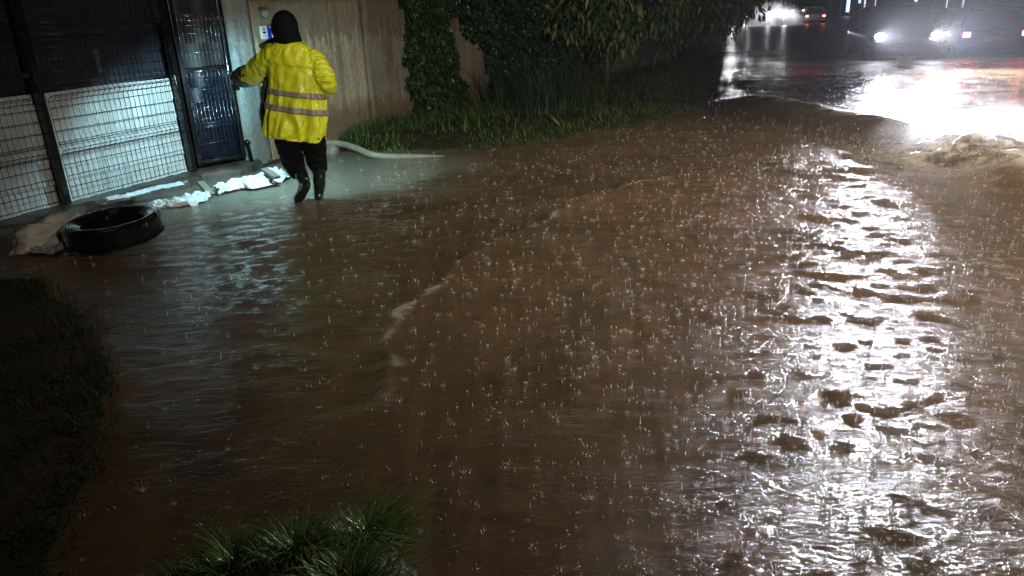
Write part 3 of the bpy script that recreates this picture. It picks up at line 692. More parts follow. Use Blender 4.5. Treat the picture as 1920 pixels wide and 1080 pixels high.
# ------------------------------------------------------------------ vegetation
def leafmat(name, a, b, c=None, rough=.4):
    n = N(name); f = n.noise(5, 3); oi = n.new('ShaderNodeNewGeometry').outputs['Random Per Island']
    n.b.inputs['Specular IOR Level'].default_value = .2; col = n.ramp(oi, [(.0, a), (.75, b), (1.0, c or b)])
    n.set(Base_Color=col, Roughness=rough)
    n.b.inputs['Transmission Weight'].default_value = 0
    n.b.inputs['Subsurface Weight'].default_value = 0
    return n.m
def leaves(P, D, U, L, W, fold=.12, droop=.25):
    "bent pointed leaves: base points P, direction D, up U (n,3 arrays)"
    nrm = lambda a: a/np.linalg.norm(a, axis=1, keepdims=True)
    D = nrm(D); S = nrm(np.cross(D, U)); Nn = np.cross(S, D); L = L[:, None]; W = W[:, None]
    dz = np.zeros_like(D); dz[:, 2] = -1
    a = P; m = P+D*L*.5+dz*L*droop*.25; e = P+D*L+dz*L*droop
    l = m-S*W*.5+Nn*L*fold; r = m+S*W*.5+Nn*L*fold
    k = len(P); V = np.stack([a, l, m, r, e], 1).reshape(-1, 3); i = np.arange(k)[:, None]*5
    F = np.concatenate([i+[0, 2, 1], i+[0, 3, 2], i+[1, 2, 4], i+[2, 3, 4]], 0)
    return V, F
vr = np.random.default_rng(3)
def blades(P, L, W, lean, dirs=None, seg=4, wind=(0, 0)):
    "curved grass blades"
    k = len(P); a = vr.uniform(0, 2*np.pi, k) if dirs is None else dirs
    S = np.stack([-np.sin(a), np.cos(a), 0*a], -1); D = np.stack([np.cos(a)+wind[0], np.sin(a)+wind[1], 0*a], -1)
    V = np.zeros((k, seg*2+2, 3)); 
    for i in range(seg+1):
        t = i/seg; c = P + D*(L*lean*t*t)[:, None] + np.stack([0*a, 0*a, L*(t-.35*lean*t*t*t)], -1); w = (W*(1-t)**.7*.5+.0003)[:, None]
        V[:, 2*i] = c-S*w; V[:, 2*i+1] = c+S*w
    b = np.arange(k)[:, None]*(seg*2+2)
    F = np.concatenate([b+[2*i, 2*i+1, 2*i+3, 2*i+2] for i in range(seg)], 0)
    return V.reshape(-1, 3), F
GRASS = leafmat('wet_grass', (.035, .062, .012), (.10, .165, .032), (.2, .22, .06), .4)
DKLEAF = leafmat('dark_ivy_leaf', (.010, .022, .008), (.028, .05, .016), (.05, .075, .02), .35)
TREELEAF = leafmat('mango_leaf', (.024, .055, .012), (.085, .14, .03), (.24, .22, .06), .35)
def wline(t, off, z): return W0+wd*t+wn*off+Vector((0, 0, z))
def in_verge(n, x0, x1, y0, y1, lo=.0, hi=9):
    x = vr.uniform(x0, x1, n); y = vr.uniform(y0, y1, n); d = sdist(x, y, VERGE)[0]
    behind = (x-W0.x)*wn.x+(y-W0.y)*wn.y
    k = (d > lo) & (d < hi) & (behind > .1); x, y = x[k], y[k]
    return np.stack([x, y, ground_z(x, y)], -1)
# verge grass (nobody could count it)
P = in_verge(230000, -3.0, 12, 8.5, 34, -.06, 5.5)
cl = fbm(P[:, 0]*1.2, P[:, 1]*1.2, 3); keep = vr.random(len(P)) < np.clip((cl-.30)*4, .08, 1)*np.where(P[:, 1] > 16, .55, 1)
keep &= (P[:, 0] > -1.6) | (vr.random(len(P)) < .5)
P = P[keep]; k = len(P); d = sdist(P[:, 0], P[:, 1], VERGE)[0]
L = vr.gamma(5, .024, k)*(.35+.9*sstep(0, 1.2, d))*(.7+.8*cl[keep])
V, F = blades(P, L, vr.uniform(.005, .012, k), vr.uniform(.5, 1.7, k))
print('verge blades', k)
o = link('verge_grass', npmesh('verge_grass', V, F, True), GRASS); tag(o, 'wet green grass and weeds along the flooded road edge', 'grass', kind='stuff')
# low broad-leaved cover between the verge grass
P = in_verge(60000, -3.0, 9, 8.8, 26, .05, 4.5); k = len(P); cl = fbm(P[:, 0]*1.6+5, P[:, 1]*1.6, 3); kk = vr.random(k) < np.clip((cl-.36)*5, .05, 1); P = P[kk]; k = len(P)
P[:, 2] += vr.uniform(.0, .13, k)*sstep(0, 1.0, sdist(P[:, 0], P[:, 1], VERGE)[0]); a = vr.uniform(0, 6.28, k)
V, F = leaves(P, np.stack([np.cos(a), np.sin(a), vr.uniform(.1, .9, k)], -1), np.tile([0, 0, 1.], (k, 1)), vr.uniform(.04, .10, k), vr.uniform(.02, .05, k))
o = link('verge_weeds', npmesh('verge_weeds', V, F), leafmat('verge_weed_leaf', (.02, .038, .010), (.06, .10, .022), (.12, .14, .04), .5)); tag(o, 'low leafy weeds covering the verge below the trees', 'weeds', kind='stuff')
# left bank grass
x = vr.uniform(-6, -1.2, 26000); y = vr.uniform(1.6, 5.6, 26000); dbk = -sdist(x, y, BANK)[0]
cl = fbm(x*2, y*2, 3); k = (dbk > -.05) & (dbk < 2.3) & (vr.random(len(x)) < np.clip((cl-.34)*6, .05, 1)); P = np.stack([x[k], y[k], ground_z(x[k], y[k])], -1); k = len(P)
V, F = blades(P, vr.gamma(5, .015, k), vr.uniform(.0025, .006, k), vr.uniform(.3, 1.3, k))
o = link('bank_grass', npmesh('bank_grass', V, F, True), leafmat('shaded_grass', (.012, .019, .005), (.034, .055, .014), (.07, .075, .03), .6)); tag(o, 'dim grass and weeds on the dark bank at lower left', 'grass', kind='stuff')  # darker copy of the grass, the bank's shade put into its colour
# broad-leaved weeds mixed into the bank
q = vr.integers(0, k, 1500); PP = P[q]+vr.normal(0, .02, (1500, 3)); PP[:, 2] += .03
a = vr.uniform(0, 6.28, 1500); D = np.stack([np.cos(a), np.sin(a), vr.uniform(.2, 1, 1500)], -1)
V, F = leaves(PP, D, np.tile([0, 0, 1.], (1500, 1)), vr.uniform(.02, .05, 1500), vr.uniform(.012, .025, 1500))
o = link('bank_weeds', npmesh('bank_weeds', V, F), DKLEAF); tag(o, 'small broad-leaved weeds between the grass on the left bank', 'weeds', kind='stuff')
# near tufts: the grass at the bottom edge, in clumps
def drops(mb, pts, r=(.0014, .0032)):
    for p in pts:
        rr_ = vr.uniform(*r); mb.ball(p, rr_, 5, 4)
NEARG = leafmat('near_wet_grass', (.035, .075, .014), (.10, .18, .035), (.2, .24, .06), .35)
def tuft(cx, cy, rad, n, Lm, label, wind, seed):
    n = int(n*.62); rr_ = vr.random(n)**.6*rad*1.1; a = vr.uniform(0, 6.28, n); x = cx+rr_*np.cos(a); y = cy+rr_*.8*np.sin(a)
    P = np.stack([x, y, ground_z(x, y)-.005], -1); dirs = np.arctan2(y-cy, x-cx)+vr.normal(0, .5, n)
    L = vr.gamma(9, Lm/9, n)*(1.1-.4*rr_/rad)
    root = empty('grass_tuft', (cx, cy, float(ground_z(np.array([cx]), np.array([cy]))[0]))); tag(root, label, 'grass tuft', 'wet grass tufts at the bottom edge')
    lean = vr.uniform(.5, 1.7, n)
    V, F = blades(P, L, vr.uniform(.0026, .0056, n), lean, dirs, 6, wind)
    o = link('grass_blades', npmesh('grass_blades', V, F, True), NEARG); o.parent = root; o.matrix_parent_inverse = root_inv(root); o['kind'] = 'stuff'
    Vb = V.reshape(n, 14, 3); pick = vr.integers(0, n, max(8, n//5)); sg = vr.integers(3, 7, len(pick))
    mb = MB(); drops(mb, [Vb[i, 2*s]+[0, 0, .001] for i, s in zip(pick, sg)])
    dn = N('water_bead'); dn.set(Base_Color=(.9, .92, .92), Roughness=.03, IOR=1.33, Transmission_Weight=.5)
    o = mb.build('water_drops', dn.m, None, smooth=True); o.parent = root; o.matrix_parent_inverse = root_inv(root); o['kind'] = 'stuff'
T = [((690, 985), .115, 620, .085, 'dense round tuft of wet grass beaded with drops, rightmost at the bottom edge', (.4, .2)),
     ((560, 1035), .13, 520, .085, 'loose wet grass tuft at the bottom edge left of the dense beaded tuft', (.1, .3)),
     ((440, 1050), .13, 460, .08, 'short yellowish-green grass tuft at the bottom edge, second from the left', (-.1, .3)),
     ((340, 1085), .10, 260, .07, 'sparse leftmost grass tuft cut by the bottom edge', (-.3, .2)),
     ((660, 1090), .15, 560, .08, 'low wet grass tuft cut by the bottom edge under the beaded tuft', (.2, .1))]
for i, (pq, rad, nn_, Lm, lab, wd_) in enumerate(T):
    p = at(*pq, .05); tuft(p.x, p.y, rad, nn_, Lm, lab, wd_, i)

# ivy on the wall
def blobs(spec, n, size, mat, name, hang=.3, elong=.5):
    "spec: list of (centre, radii, weight); leaf cloud mostly near the surface of the lumps"
    cs = np.array([s[0] for s in spec]); rs = np.array([s[1] for s in spec]); w = np.array([s[2] for s in spec], float); w /= w.sum()
    i = vr.choice(len(spec), n, p=w); u = vr.normal(size=(n, 3)); u /= np.linalg.norm(u, axis=1, keepdims=True)
    rad = vr.random(n)**.28*(.75+.5*vr.random(n)); P = cs[i]+u*rs[i]*rad[:, None]
    D = u*.6+vr.normal(0, .5, (n, 3)); D[:, 2] -= hang
    L = vr.uniform(.6, 1.3, n)*size; return leaves(P, D, np.tile([0, 0, 1.], (n, 1))+vr.normal(0, .4, (n, 3)), L, L*elong)
def ivy_curtain(t0, t1, z0, z1, n, size, edge, name, label, thick=.22, mat=None):
    root = empty(name, wline((t0+t1)/2, 0, 0)); tag(root, label, 'climbing plant')
    t = vr.uniform(t0-.15, t1+.15, n*2); z = vr.uniform(z0, z1, n*2)
    k = edge(t, z, fbm(t*4, z*4, 4)-.47); t, z = t[k][:n], z[k][:n]; n = len(t)
    off = .07+thick*np.clip(fbm(t*2.5, z*2.5+9, 3)*1.6-.3, 0, 1)*vr.random(n)**.5
    P = np.array([W0.x, W0.y, 0])+t[:, None]*np.array(wd)+off[:, None]*np.array(wn); P[:, 2] = z
    D = np.tile(np.array(wn)*.5, (n, 1))+vr.normal(0, .5, (n, 3)); D[:, 2] -= .7
    L = vr.uniform(.6, 1.3, n)*size
    V, F = leaves(P, D, np.tile(np.array(wn), (n, 1))+vr.normal(0, .4, (n, 3)), L, L*.85, .1, .2)
    o = link('foliage', npmesh('foliage', V, F), mat or DKLEAF, None); o.parent = root; o.matrix_parent_inverse = root_inv(root)
    mb = MB()
    for j in range(9):
        tt = random.uniform(t0+.2, t1-.2); pts = [wline(tt+.12*math.sin(j+q*1.3)*q/6, .05, z0+(z1-z0)*q/8-.05) for q in range(9)]
        mb.tube(pts, [.018-.0015*q for q in range(9)], 6)
    o = mb.build('stem', simple('brown_stem', (.03, .022, .014), .7), None, smooth=True); o.parent = root; o.matrix_parent_inverse = root_inv(root)
    return root
def tw(px): p = wall_at(px, 120); return (p-W0).dot(wd)
tA, tB, tC, tD = tw(752), tw(848), tw(905), tw(1010)
print('ivy t', tA, tB, tC, tD, 'J', 2.02)
zl = lambda a, b, z: a+(b-a)*z
ivy_curtain(tA, tB, .05, 2.6, 16000, .07, lambda t, z, q: (t > tA+.0+q*.7+.10*np.maximum(0, .9-z)-.12*np.maximum(0, z-1.4)) & (t < tB-.10+q*.6+.9*np.maximum(0, z-1.55)+1.0*np.maximum(0, .75-z)), 'ivy', 'dense dark ivy column covering the wall right of the bare plaster')
ivy_curtain(tB+.3, tD+2.5, .05, 2.7, 26000, .075, lambda t, z, q: (t > tC+.05+q*.6-1.15*np.maximum(0, z-.75)+.25*np.maximum(0, .8-z)), 'ivy', 'dark ivy spilling down over the ochre end of the wall', .5)

BARK = simple('wet_bark', (.06, .05, .04), .6, bump=.8, bscale=25)
def tree(name, label, base, trunk, crown_spec, n, size, mat, elong=.46, hang=.65, group=None):
    root = empty(name, base); tag(root, label, 'tree' if 'tree' in name else 'bush', group)
    for pts, r0, r1 in trunk:
        mb = MB(); k = len(pts); mb.tube([Vector(base)+Vector(p) for p in pts], [r0+(r1-r0)*i/(k-1) for i in range(k)], 8)
        o = mb.build('trunk' if r0 > .045 else 'branch', BARK, None, smooth=True); o.parent = root; o.matrix_parent_inverse = root_inv(root)
    spec = [((base[0]+c[0], base[1]+c[1], base[2]+c[2]), r, w_) for c, r, w_ in crown_spec]
    V, F = blobs(spec, n, size, mat, 'crown', hang, elong)
    o = link('crown', npmesh('crown', V, F), mat, None); o.parent = root; o.matrix_parent_inverse = root_inv(root)
    return root
def lumps(cx, cy, cz, rx, ry, rz, k, r, seed):
    rr = random.Random(seed); out = []
    for _ in range(k):
        a = rr.uniform(0, 6.28); u = rr.uniform(-1, 1); s = math.sqrt(1-u*u)*rr.uniform(.5, 1)
        q = r*rr.uniform(.6, 1.3); out.append(((cx+rx*s*math.cos(a), cy+ry*s*math.sin(a), cz+rz*u), (q, q, q*1.15), q*q))
    return out
b1 = at(1140, 168, .1); b2 = at(1222, 140, .05)
tree('broadleaf_tree', 'broad tree with drooping leaves and crooked grey trunk above the verge', (b2.x, b2.y, .0),
     [([(0, 0, 0), (.05, 0, .4), (.25, .1, .8), (.2, .1, 1.5), (-.1, .2, 2.4)], .06, .035), ([(.15, .05, .5), (.6, .1, 1.0), (1.2, .1, 1.6)], .04, .02), ([(0, 0, .35), (-.5, 0, .9), (-1.1, .1, 1.5)], .035, .018)],
     lumps(-.1, 0, 2.45, 2.6, 1.7, 1.35, 46, .55, 2), 34000, .15, TREELEAF)
tree('broadleaf_tree', 'leafy tree left of the crooked trunk, half hidden by tall reeds', (b1.x, b1.y+.3, .0),
     [([(0, 0, 0), (.02, 0, .6), (-.08, .1, 1.3), (.1, .1, 2.2)], .05, .03), ([(0, 0, .8), (-.6, .1, 1.4), (-1.0, .1, 2)], .03, .015)],
     lumps(-.4, .2, 2.3, 1.7, 1.3, 1.0, 30, .5, 4), 20000, .15, TREELEAF)
b3 = at(1300, 92, 0)
tree('broadleaf_tree', 'outer tree whose foliage overhangs the flooded road edge', (b3.x-.6, b3.y, -.1),
     [([(0, 0, 0), (.05, 0, .8), (0, .1, 1.6), (.1, .1, 2.8)], .08, .04), ([(0, 0, 1.0), (.7, .1, 1.7), (1.5, .1, 2.2)], .04, .02)],
     lumps(0, 0, 2.75, 2.3, 2.3, 1.35, 36, .6, 9), 24000, .15, TREELEAF)
b4 = at(1000, 175, .1)
tree('shrub', 'dark shadowy shrub between the ivy wall and the reeds', (b4.x-.2, b4.y+.8, .0),
     [([(0, 0, 0), (.05, 0, .5), (.0, .1, 1.1)], .03, .012)], lumps(0, 0, 1.4, 1.3, .9, 1.2, 26, .45, 12), 16000, .10, DKLEAF, .6, .3)
# tall reeds
c = at(1030, 212, .1); n_ = 620
x = c.x+vr.normal(0, .42, n_); y = c.y+.2+vr.normal(0, .30, n_); P = np.stack([x, y, ground_z(x, y)], -1)
V, F = blades(P, vr.uniform(.45, 1.25, n_), vr.uniform(.008, .02, n_), vr.uniform(.25, 1.15, n_), np.arctan2(y-c.y, x-c.x)+vr.normal(0, .6, n_), 7)
REED = leafmat('reed_blade', (.014, .028, .012), (.04, .062, .028), (.07, .085, .035), .35)
o = link('reeds', npmesh('reeds', V, F, True), REED); tag(o, 'clump of tall arching reeds in front of the dark shrub', 'reeds')
# small plants with bright yellow leaves
YL = leafmat('yellow_leaf', (.28, .22, .04), (.42, .36, .07), (.3, .34, .08), .4)
for (px, py, h, nl, lab) in ((918, 178, .35, 16, 'seedling with pale yellow leaves at the foot of the ivy'), (1003, 196, .16, 8, 'tiny yellow-green seedling at the left foot of the reeds'), (1094, 178, .30, 10, 'orange-yellow leaved seedling right of the reeds')):
    p = at(px, py, .12); root = empty('seedling', p); tag(root, lab, 'plant', 'yellow seedlings on the verge')
    mb = MB(); mb.tube([(0, 0, -.15), (.01, 0, h*.5), (-.01, 0, h)], [.006, .004, .002], 5); mb.build('stem', BARK, root)
    P = np.stack([vr.normal(0, .02, nl), vr.normal(0, .02, nl), vr.uniform(.02, h, nl)], -1); a = vr.uniform(0, 6.28, nl)
    V, F = leaves(P, np.stack([np.cos(a), np.sin(a), 0*a+.1], -1), np.tile([0, 0, 1.], (nl, 1)), vr.uniform(.05, .09, nl), vr.uniform(.03, .05, nl))
    o = link('leaf_spray', npmesh('leaf_spray', V, F), YL, root)
# weeds along the wall foot
k = 1600; t = vr.uniform(1.2, 3.6, k); of = np.abs(vr.normal(0, .25, k))+.05; P = np.array([W0.x, W0.y, 0])+t[:, None]*np.array(wd)+of[:, None]*np.array(wn); P[:, 2] = ground_z(P[:, 0], P[:, 1])
V, F = blades(P, vr.gamma(4, .04, k), vr.uniform(.006, .016, k), vr.uniform(.3, 1.1, k), None, 4)
WEED = leafmat('weed_leaf', (.03, .06, .015), (.06, .11, .03), (.09, .14, .03), .35)
o = link('wall_foot_weeds', npmesh('wall_foot_weeds', V, F, True), WEED); tag(o, 'green weeds growing along the foot of the plastered wall', 'weeds', kind='stuff')
c = at(532, 326, .05); k = 90; P = np.stack([c.x+vr.normal(0, .05, k), c.y+vr.normal(0, .04, k), np.full(k, .0)], -1)
V, F = blades(P, vr.uniform(.05, .14, k), vr.uniform(.006, .012, k), vr.uniform(.4, 1.2, k)); o = link('weed', npmesh('weed', V, F, True), leafmat('bright_weed', (.05, .14, .02), (.09, .22, .04), None, .4)); tag(o, 'small bright green weed beside the white sheet and boot', 'weed')
# stick on the verge
mb = MB(); mb.tube([at(1026, 212, .16), at(1036, 222, .13), at(1048, 233, .08)], [.012, .016, .014], 6); o = mb.build('stick', simple('pale_stick', (.3, .24, .13), .6), smooth=True); tag(o, 'pale broken stick lying on the verge below the reeds', 'stick')
mb = MB(); c = at(1010, 238, .05); mb.beam(c-Vector((.1, 0, 0)), c+Vector((.1, .02, .01)), .05, .02); o = mb.build('bark_piece', simple('brown_bark', (.14, .1, .05), .6, bump=.5), bevel=.006); tag(o, 'flat brown piece of bark left of the pale stick', 'bark')

# ------------------------------------------------------------------ person
PY = 7.30
def pc_(px, py, Y=PY): return aty(px, py, Y)
yel = N('wet_yellow_pvc'); f = yel.noise(6, 5)
yel.set(Base_Color=yel.ramp(f, [(.3, (.64, .69, .012)), (.7, (.74, .80, .03))]), Roughness=yel.ramp(yel.noise(30, 3), [(.35, .3), (.65, .5)]), Coat_Weight=.12,
        Normal=yel.bump(yel.noise(9, 4, .6, None, 1.2), .22, .02, yel.bump(yel.noise(160, 2), .25, .003)))
yel.b.inputs['Coat Roughness'].default_value = .1
olive = N('dark_olive_rubber'); f = olive.noise(14, 5)
olive.set(Base_Color=olive.ramp(f, [(.35, (.02, .022, .012)), (.62, (.09, .095, .035))]), Roughness=.35)
blackcloth = simple('black_cloth', (.003, .003, .004), .8, bump=.3, spec=.15)
rubberb = simple('wet_rubber_boot', (.010, .018, .014), .14, coat=.5)
skin = simple('skin', (.16, .09, .06), .5)
band_m = N('greyed_reflective_tape'); f = band_m.noise(20, 4)
band_m.set(Base_Color=band_m.ramp(f, [(.3, (.20, .18, .155)), (.7, (.31, .28, .245))]), Roughness=.4)
foot0 = at(598, 374); person = empty('person', (foot0.x-.08, foot0.y, 0))
tag(person, 'person in yellow rain jacket, black hood and boots wading toward the gate', 'person')
def pp_(mb, name, mat, parent=person, **kw):
    o = mb.build(name, mat, None, **kw); o.parent = parent
    o.matrix_parent_inverse = root_inv(parent); return o
# body: one continuous skinned figure under the clothes
J = dict(pelvis=pc_(560, 225), chest=pc_(552, 130), neck=pc_(541, 84), head=pc_(534, 60), crown=pc_(533, 36),
         ls=pc_(520, 104, 7.30), le=pc_(482, 138, 7.46), lw=pc_(450, 148, 7.62), rs=pc_(588, 110, 7.30), re=pc_(612, 152, 7.24), rw=pc_(592, 160, 7.5), rh=pc_(560, 150, 7.62),
         lh=pc_(545, 245), lk=pc_(550, 305, 7.42), la=pc_(568, 346, 7.26), lt=pc_(556, 374, 7.28), rhp=pc_(585, 245), rk=pc_(595, 305, 7.36), ra=pc_(598, 362, 7.30), rt=pc_(594, 370, 7.47))
order = list(J); me = bpy.data.meshes.new('body')
E_ = [('pelvis', 'chest'), ('chest', 'neck'), ('neck', 'head'), ('head', 'crown'), ('neck', 'ls'), ('ls', 'le'), ('le', 'lw'), ('neck', 'rs'), ('rs', 're'), ('re', 'rw'), ('rw', 'rh'),
      ('pelvis', 'lh'), ('lh', 'lk'), ('lk', 'la'), ('la', 'lt'), ('pelvis', 'rhp'), ('rhp', 'rk'), ('rk', 'ra'), ('ra', 'rt')]
me.from_pydata([tuple(J[k]) for k in order], [(order.index(a), order.index(b)) for a, b in E_], [])
o = link('body', me, skin); o.modifiers.new('skin', 'SKIN')
R_ = dict(pelvis=.12, chest=.12, neck=.055, head=.085, crown=.07, ls=.05, le=.04, lw=.03, rs=.05, re=.04, rw=.03, rh=.03, lh=.075, lk=.05, la=.035, lt=.03, rhp=.075, rk=.05, ra=.035, rt=.03)
for k, v in zip(order, me.skin_vertices[0].data): v.radius = (R_[k], R_[k]); v.use_root = (k == 'pelvis')
s = o.modifiers.new('sub', 'SUBSURF'); s.levels = s.render_levels = 1
bake(o); o.data.polygons.foreach_set('use_smooth', np.ones(len(o.data.polygons), bool)); o.parent = person; o.matrix_parent_inverse = root_inv(person); o.name = 'body'
# jacket torso from rings: (left px, right px, half depth)
RG = [((528, 74), (557, 76), .075), ((516, 79), (575, 84), .11), ((509, 88), (584, 95), .135), ((504, 104), (597, 113), .15), ((504, 128), (606, 138), .155), ((505, 160), (608, 172), .155),
      ((502, 190), (611, 204), .165), ((499, 220), (611, 236), .175), ((498, 244), (609, 260), .18), ((501, 252), (607, 266), .178)]
def torso_pt(v, th, off=0.0):
    k = min(int(v), len(RG)-2); t = v-k; cr = lambda a, b, c, d: .5*((2*b)+(c-a)*t+(2*a-5*b+4*c-d)*t*t+(3*b-a-3*c+d)*t**3)
    g = [RG[max(k-1, 0)], RG[k], RG[k+1], RG[min(k+2, len(RG)-1)]]
    l = [cr(*[q[0][i] for q in g]) for i in (0, 1)]; r = [cr(*[q[1][i] for q in g]) for i in (0, 1)]; b = cr(*[q[2] for q in g])
    A = pc_(*l); B = pc_(*r); C = (A+B)/2; h = (B-A)/2; c, s = math.cos(th), math.sin(th); e = .82
    c_ = math.copysign(abs(c)**e, c); s_ = math.copysign(abs(s)**e, s)
    q = Vector((c*1.6, s*1.6, v*.35))
    grow = max(0, min(1, (v-3)/5))
    # vertical folds growing towards the hem, diagonal creases on the back
    u1 = math.sin(th*9+2.2*mnoise.noise(q*1.3)*3+v*.25); u2 = 1-abs(2*mnoise.noise(Vector((th*1.9+v*.33, v*.30, 5))))
    dsp = .015*grow*u1 + .024*(u2**2-.3)*(.45+.5*grow) + .007*math.sin(th*23+3*mnoise.noise(q*2)+v*.6)*(.3+grow) + .010*mnoise.noise(Vector((th*4, v*2.2, 2)))+ .012*mnoise.noise(Vector((th*6+v, v*.7, 9)))
    if 3.15 < v < 3.6: dsp += .010        # yoke flap edge
    rad = Vector((h.normalized()*c_) + Vector((0, 1, 0))*s_); rad.normalize()
    return C + h*c_ + Vector((0, 1, 0))*(b*s_) + rad*(dsp+off)
mb = MB(); NV, NT = 110, 96; V = []
for i in range(NV+1):
    v = (len(RG)-1)*i/NV
    for j in range(NT): V.append(torso_pt(v, 2*math.pi*j/NT))
F = [(i*NT+j, i*NT+(j+1) % NT, (i+1)*NT+(j+1) % NT, (i+1)*NT+j) for i in range(NV) for j in range(NT)]
F += [tuple(range(NT))[::-1], tuple(range(NV*NT, (NV+1)*NT))]; mb.add(V, F)
def limb(mb, pts, rad, n=26, crease=.010, seed=0, ell=1, k=8):
    "smooth tapered limb with creases"
    out = []; rr = []
    for i in range(len(pts)-1):
        p0, p1, p2, p3 = pts[max(i-1, 0)], pts[i], pts[i+1], pts[min(i+2, len(pts)-1)]
        for s in range(k):
            t = s/k; out.append(.5*((2*p1)+(p2-p0)*t+(2*p0-5*p1+4*p2-p3)*t*t+(3*p1-p0-3*p2+p3)*t**3)); rr.append(rad[i]*(1-t)+rad[i+1]*t)
    out.append(pts[-1]); rr.append(rad[-1]); b = len(mb.v); mb.tube(out, rr, n, True, ell)
    for q in range(len(out)):
        for j in range(n):
            i = b+q*n+j; p = Vector(mb.v[i]); d = (p-out[q]); a = j/n*6.28
            g = (1-abs(2*mnoise.noise(Vector((q*.42+1.2*math.cos(a), 1.3*math.sin(a), seed)))))**2-.3
            mb.v[i] = tuple(p+d.normalized()*crease*2.2*g)
limb(mb, [pc_(528, 98), pc_(512, 106, 7.30), pc_(494, 124, 7.38), pc_(476, 138, 7.47), pc_(462, 143, 7.54)], [.10, .105, .108, .105, .086], seed=1, crease=.011)
limb(mb, [pc_(578, 104), pc_(592, 118, 7.28), pc_(606, 140, 7.25), pc_(612, 158, 7.28), pc_(606, 168, 7.40)], [.085, .096, .098, .09, .075], seed=2, crease=.011)
jk = pp_(mb, 'rain_jacket', yel.m); remesh(jk, .0085, 2)
jk.parent = person; jk.matrix_parent_inverse = root_inv(person)
# reflective tape
for v0, v1 in ((5.08, 5.42), (6.02, 6.36)):
    mb = MB(); V = []; K = 4
    for i in range(K+1):
        for j in range(NT): V.append(torso_pt(v0+(v1-v0)*i/K, 2*math.pi*j/NT, .0085))
    for j in range(NT): V.append(torso_pt(v1, 2*math.pi*j/NT, -.012))
    for j in range(NT): V.append(torso_pt(v0, 2*math.pi*j/NT, -.012))
    F = [(i*NT+j, i*NT+(j+1) % NT, (i+1)*NT+(j+1) % NT, (i+1)*NT+j) for i in range(K+1) for j in range(NT)]
    F += [((K+2)*NT+j, (K+2)*NT+(j+1) % NT, (j+1) % NT, j) for j in range(NT)]
    mb.add(V, F); pp_(mb, 'reflective_band', band_m.m, jk, smooth=True)
# dark olive strip down the left side of the jacket
mb = MB(); limb(mb, [pc_(505, 150, 7.34), pc_(501, 185, 7.36), pc_(501, 215, 7.38), pc_(504, 246, 7.38)], [.05, .06, .068, .062], seed=4, crease=.008, ell=1)
pp_(mb, 'side_strip', simple('dark_olive_strip', (.05, .052, .016), .4), jk, smooth=True)
# hood / balaclava
mb = MB(); Mh = Matrix.Rotation(math.radians(7), 3, 'Y')
mb.ball(pc_(534, 52, 7.30), (.122, .14, .155), 24, 16, Mh); mb.ball(pc_(541, 70, 7.30), (.112, .12, .10), 20, 12, Mh)
limb(mb, [pc_(536, 60), pc_(542, 82)], [.11, .12], seed=3, crease=.006)
hd = pp_(mb, 'hood', blackcloth); remesh(hd, .009, 4); hd.parent = person; hd.matrix_parent_inverse = root_inv(person)
# collar turned up beside the neck
mb = MB(); limb(mb, [pc_(488, 88, 7.5), pc_(500, 82, 7.5), pc_(514, 76, 7.45)], [.035, .042, .04], seed=7, crease=.004, ell=.6); pp_(mb, 'collar_flap', simple('dark_grey_cloth', (.05, .048, .045), .6), jk, smooth=True)
# gloves with five fingers
def glove(name, wrist, palm, tip_dir, side, up, curl, s=1.0, cuff=None):
    mb = MB(); d = (palm-wrist).normalized(); side = Vector(side).normalized(); up = Vector(up).normalized()
    limb(mb, [wrist-d*.06, wrist, wrist+(palm-wrist)*.5, palm], [.05, .042, .045, .046], n=16, crease=.002, ell=.7)
    base = palm+d*.03; L = [.072, .080, .074, .058]
    for i in range(4):
        o = side*(-.033+.022*i); a = base+o; td = Vector(tip_dir).normalized()
        p1 = a+d*L[i]*.45*s; p2 = p1+(d*(1-curl)+td*curl).normalized()*L[i]*.35; p3 = p2+(d*(1-curl*1.8)+td*curl*1.8).normalized()*L[i]*.3
        mb.tube([a-d*.03, a, p1, p2, p3], [.012, .0125, .012, .011, .008], 8)
    a = palm-side*.035-d*.02; mb.tube([a, a-side*.03+d*.02, a-side*.04+d*.05, a-side*.035+d*.075], [.015, .0145, .012, .009], 8)
    o = pp_(mb, name, olive.m); remesh(o, .006, 2); o.parent = person; o.matrix_parent_inverse = root_inv(person); return o
glove('glove', pc_(452, 145, 7.58), pc_(439, 146, 7.66), (0, .3, -1), (.2, .2, -1), (0, -1, 0), .35)
mb = MB(); limb(mb, [pc_(474, 139, 7.47), pc_(462, 143, 7.54), pc_(450, 146, 7.60), pc_(444, 146, 7.63)], [.089, .097, .083, .055], seed=11, crease=.009)
pp_(mb, 'muddy_cuff', olive.m, jk, smooth=True)
glove('glove', pc_(575, 150, 7.58), pc_(548, 140, 7.66), (-.3, .2, .8), (0, 0, 1), (0, -1, 0), .6)
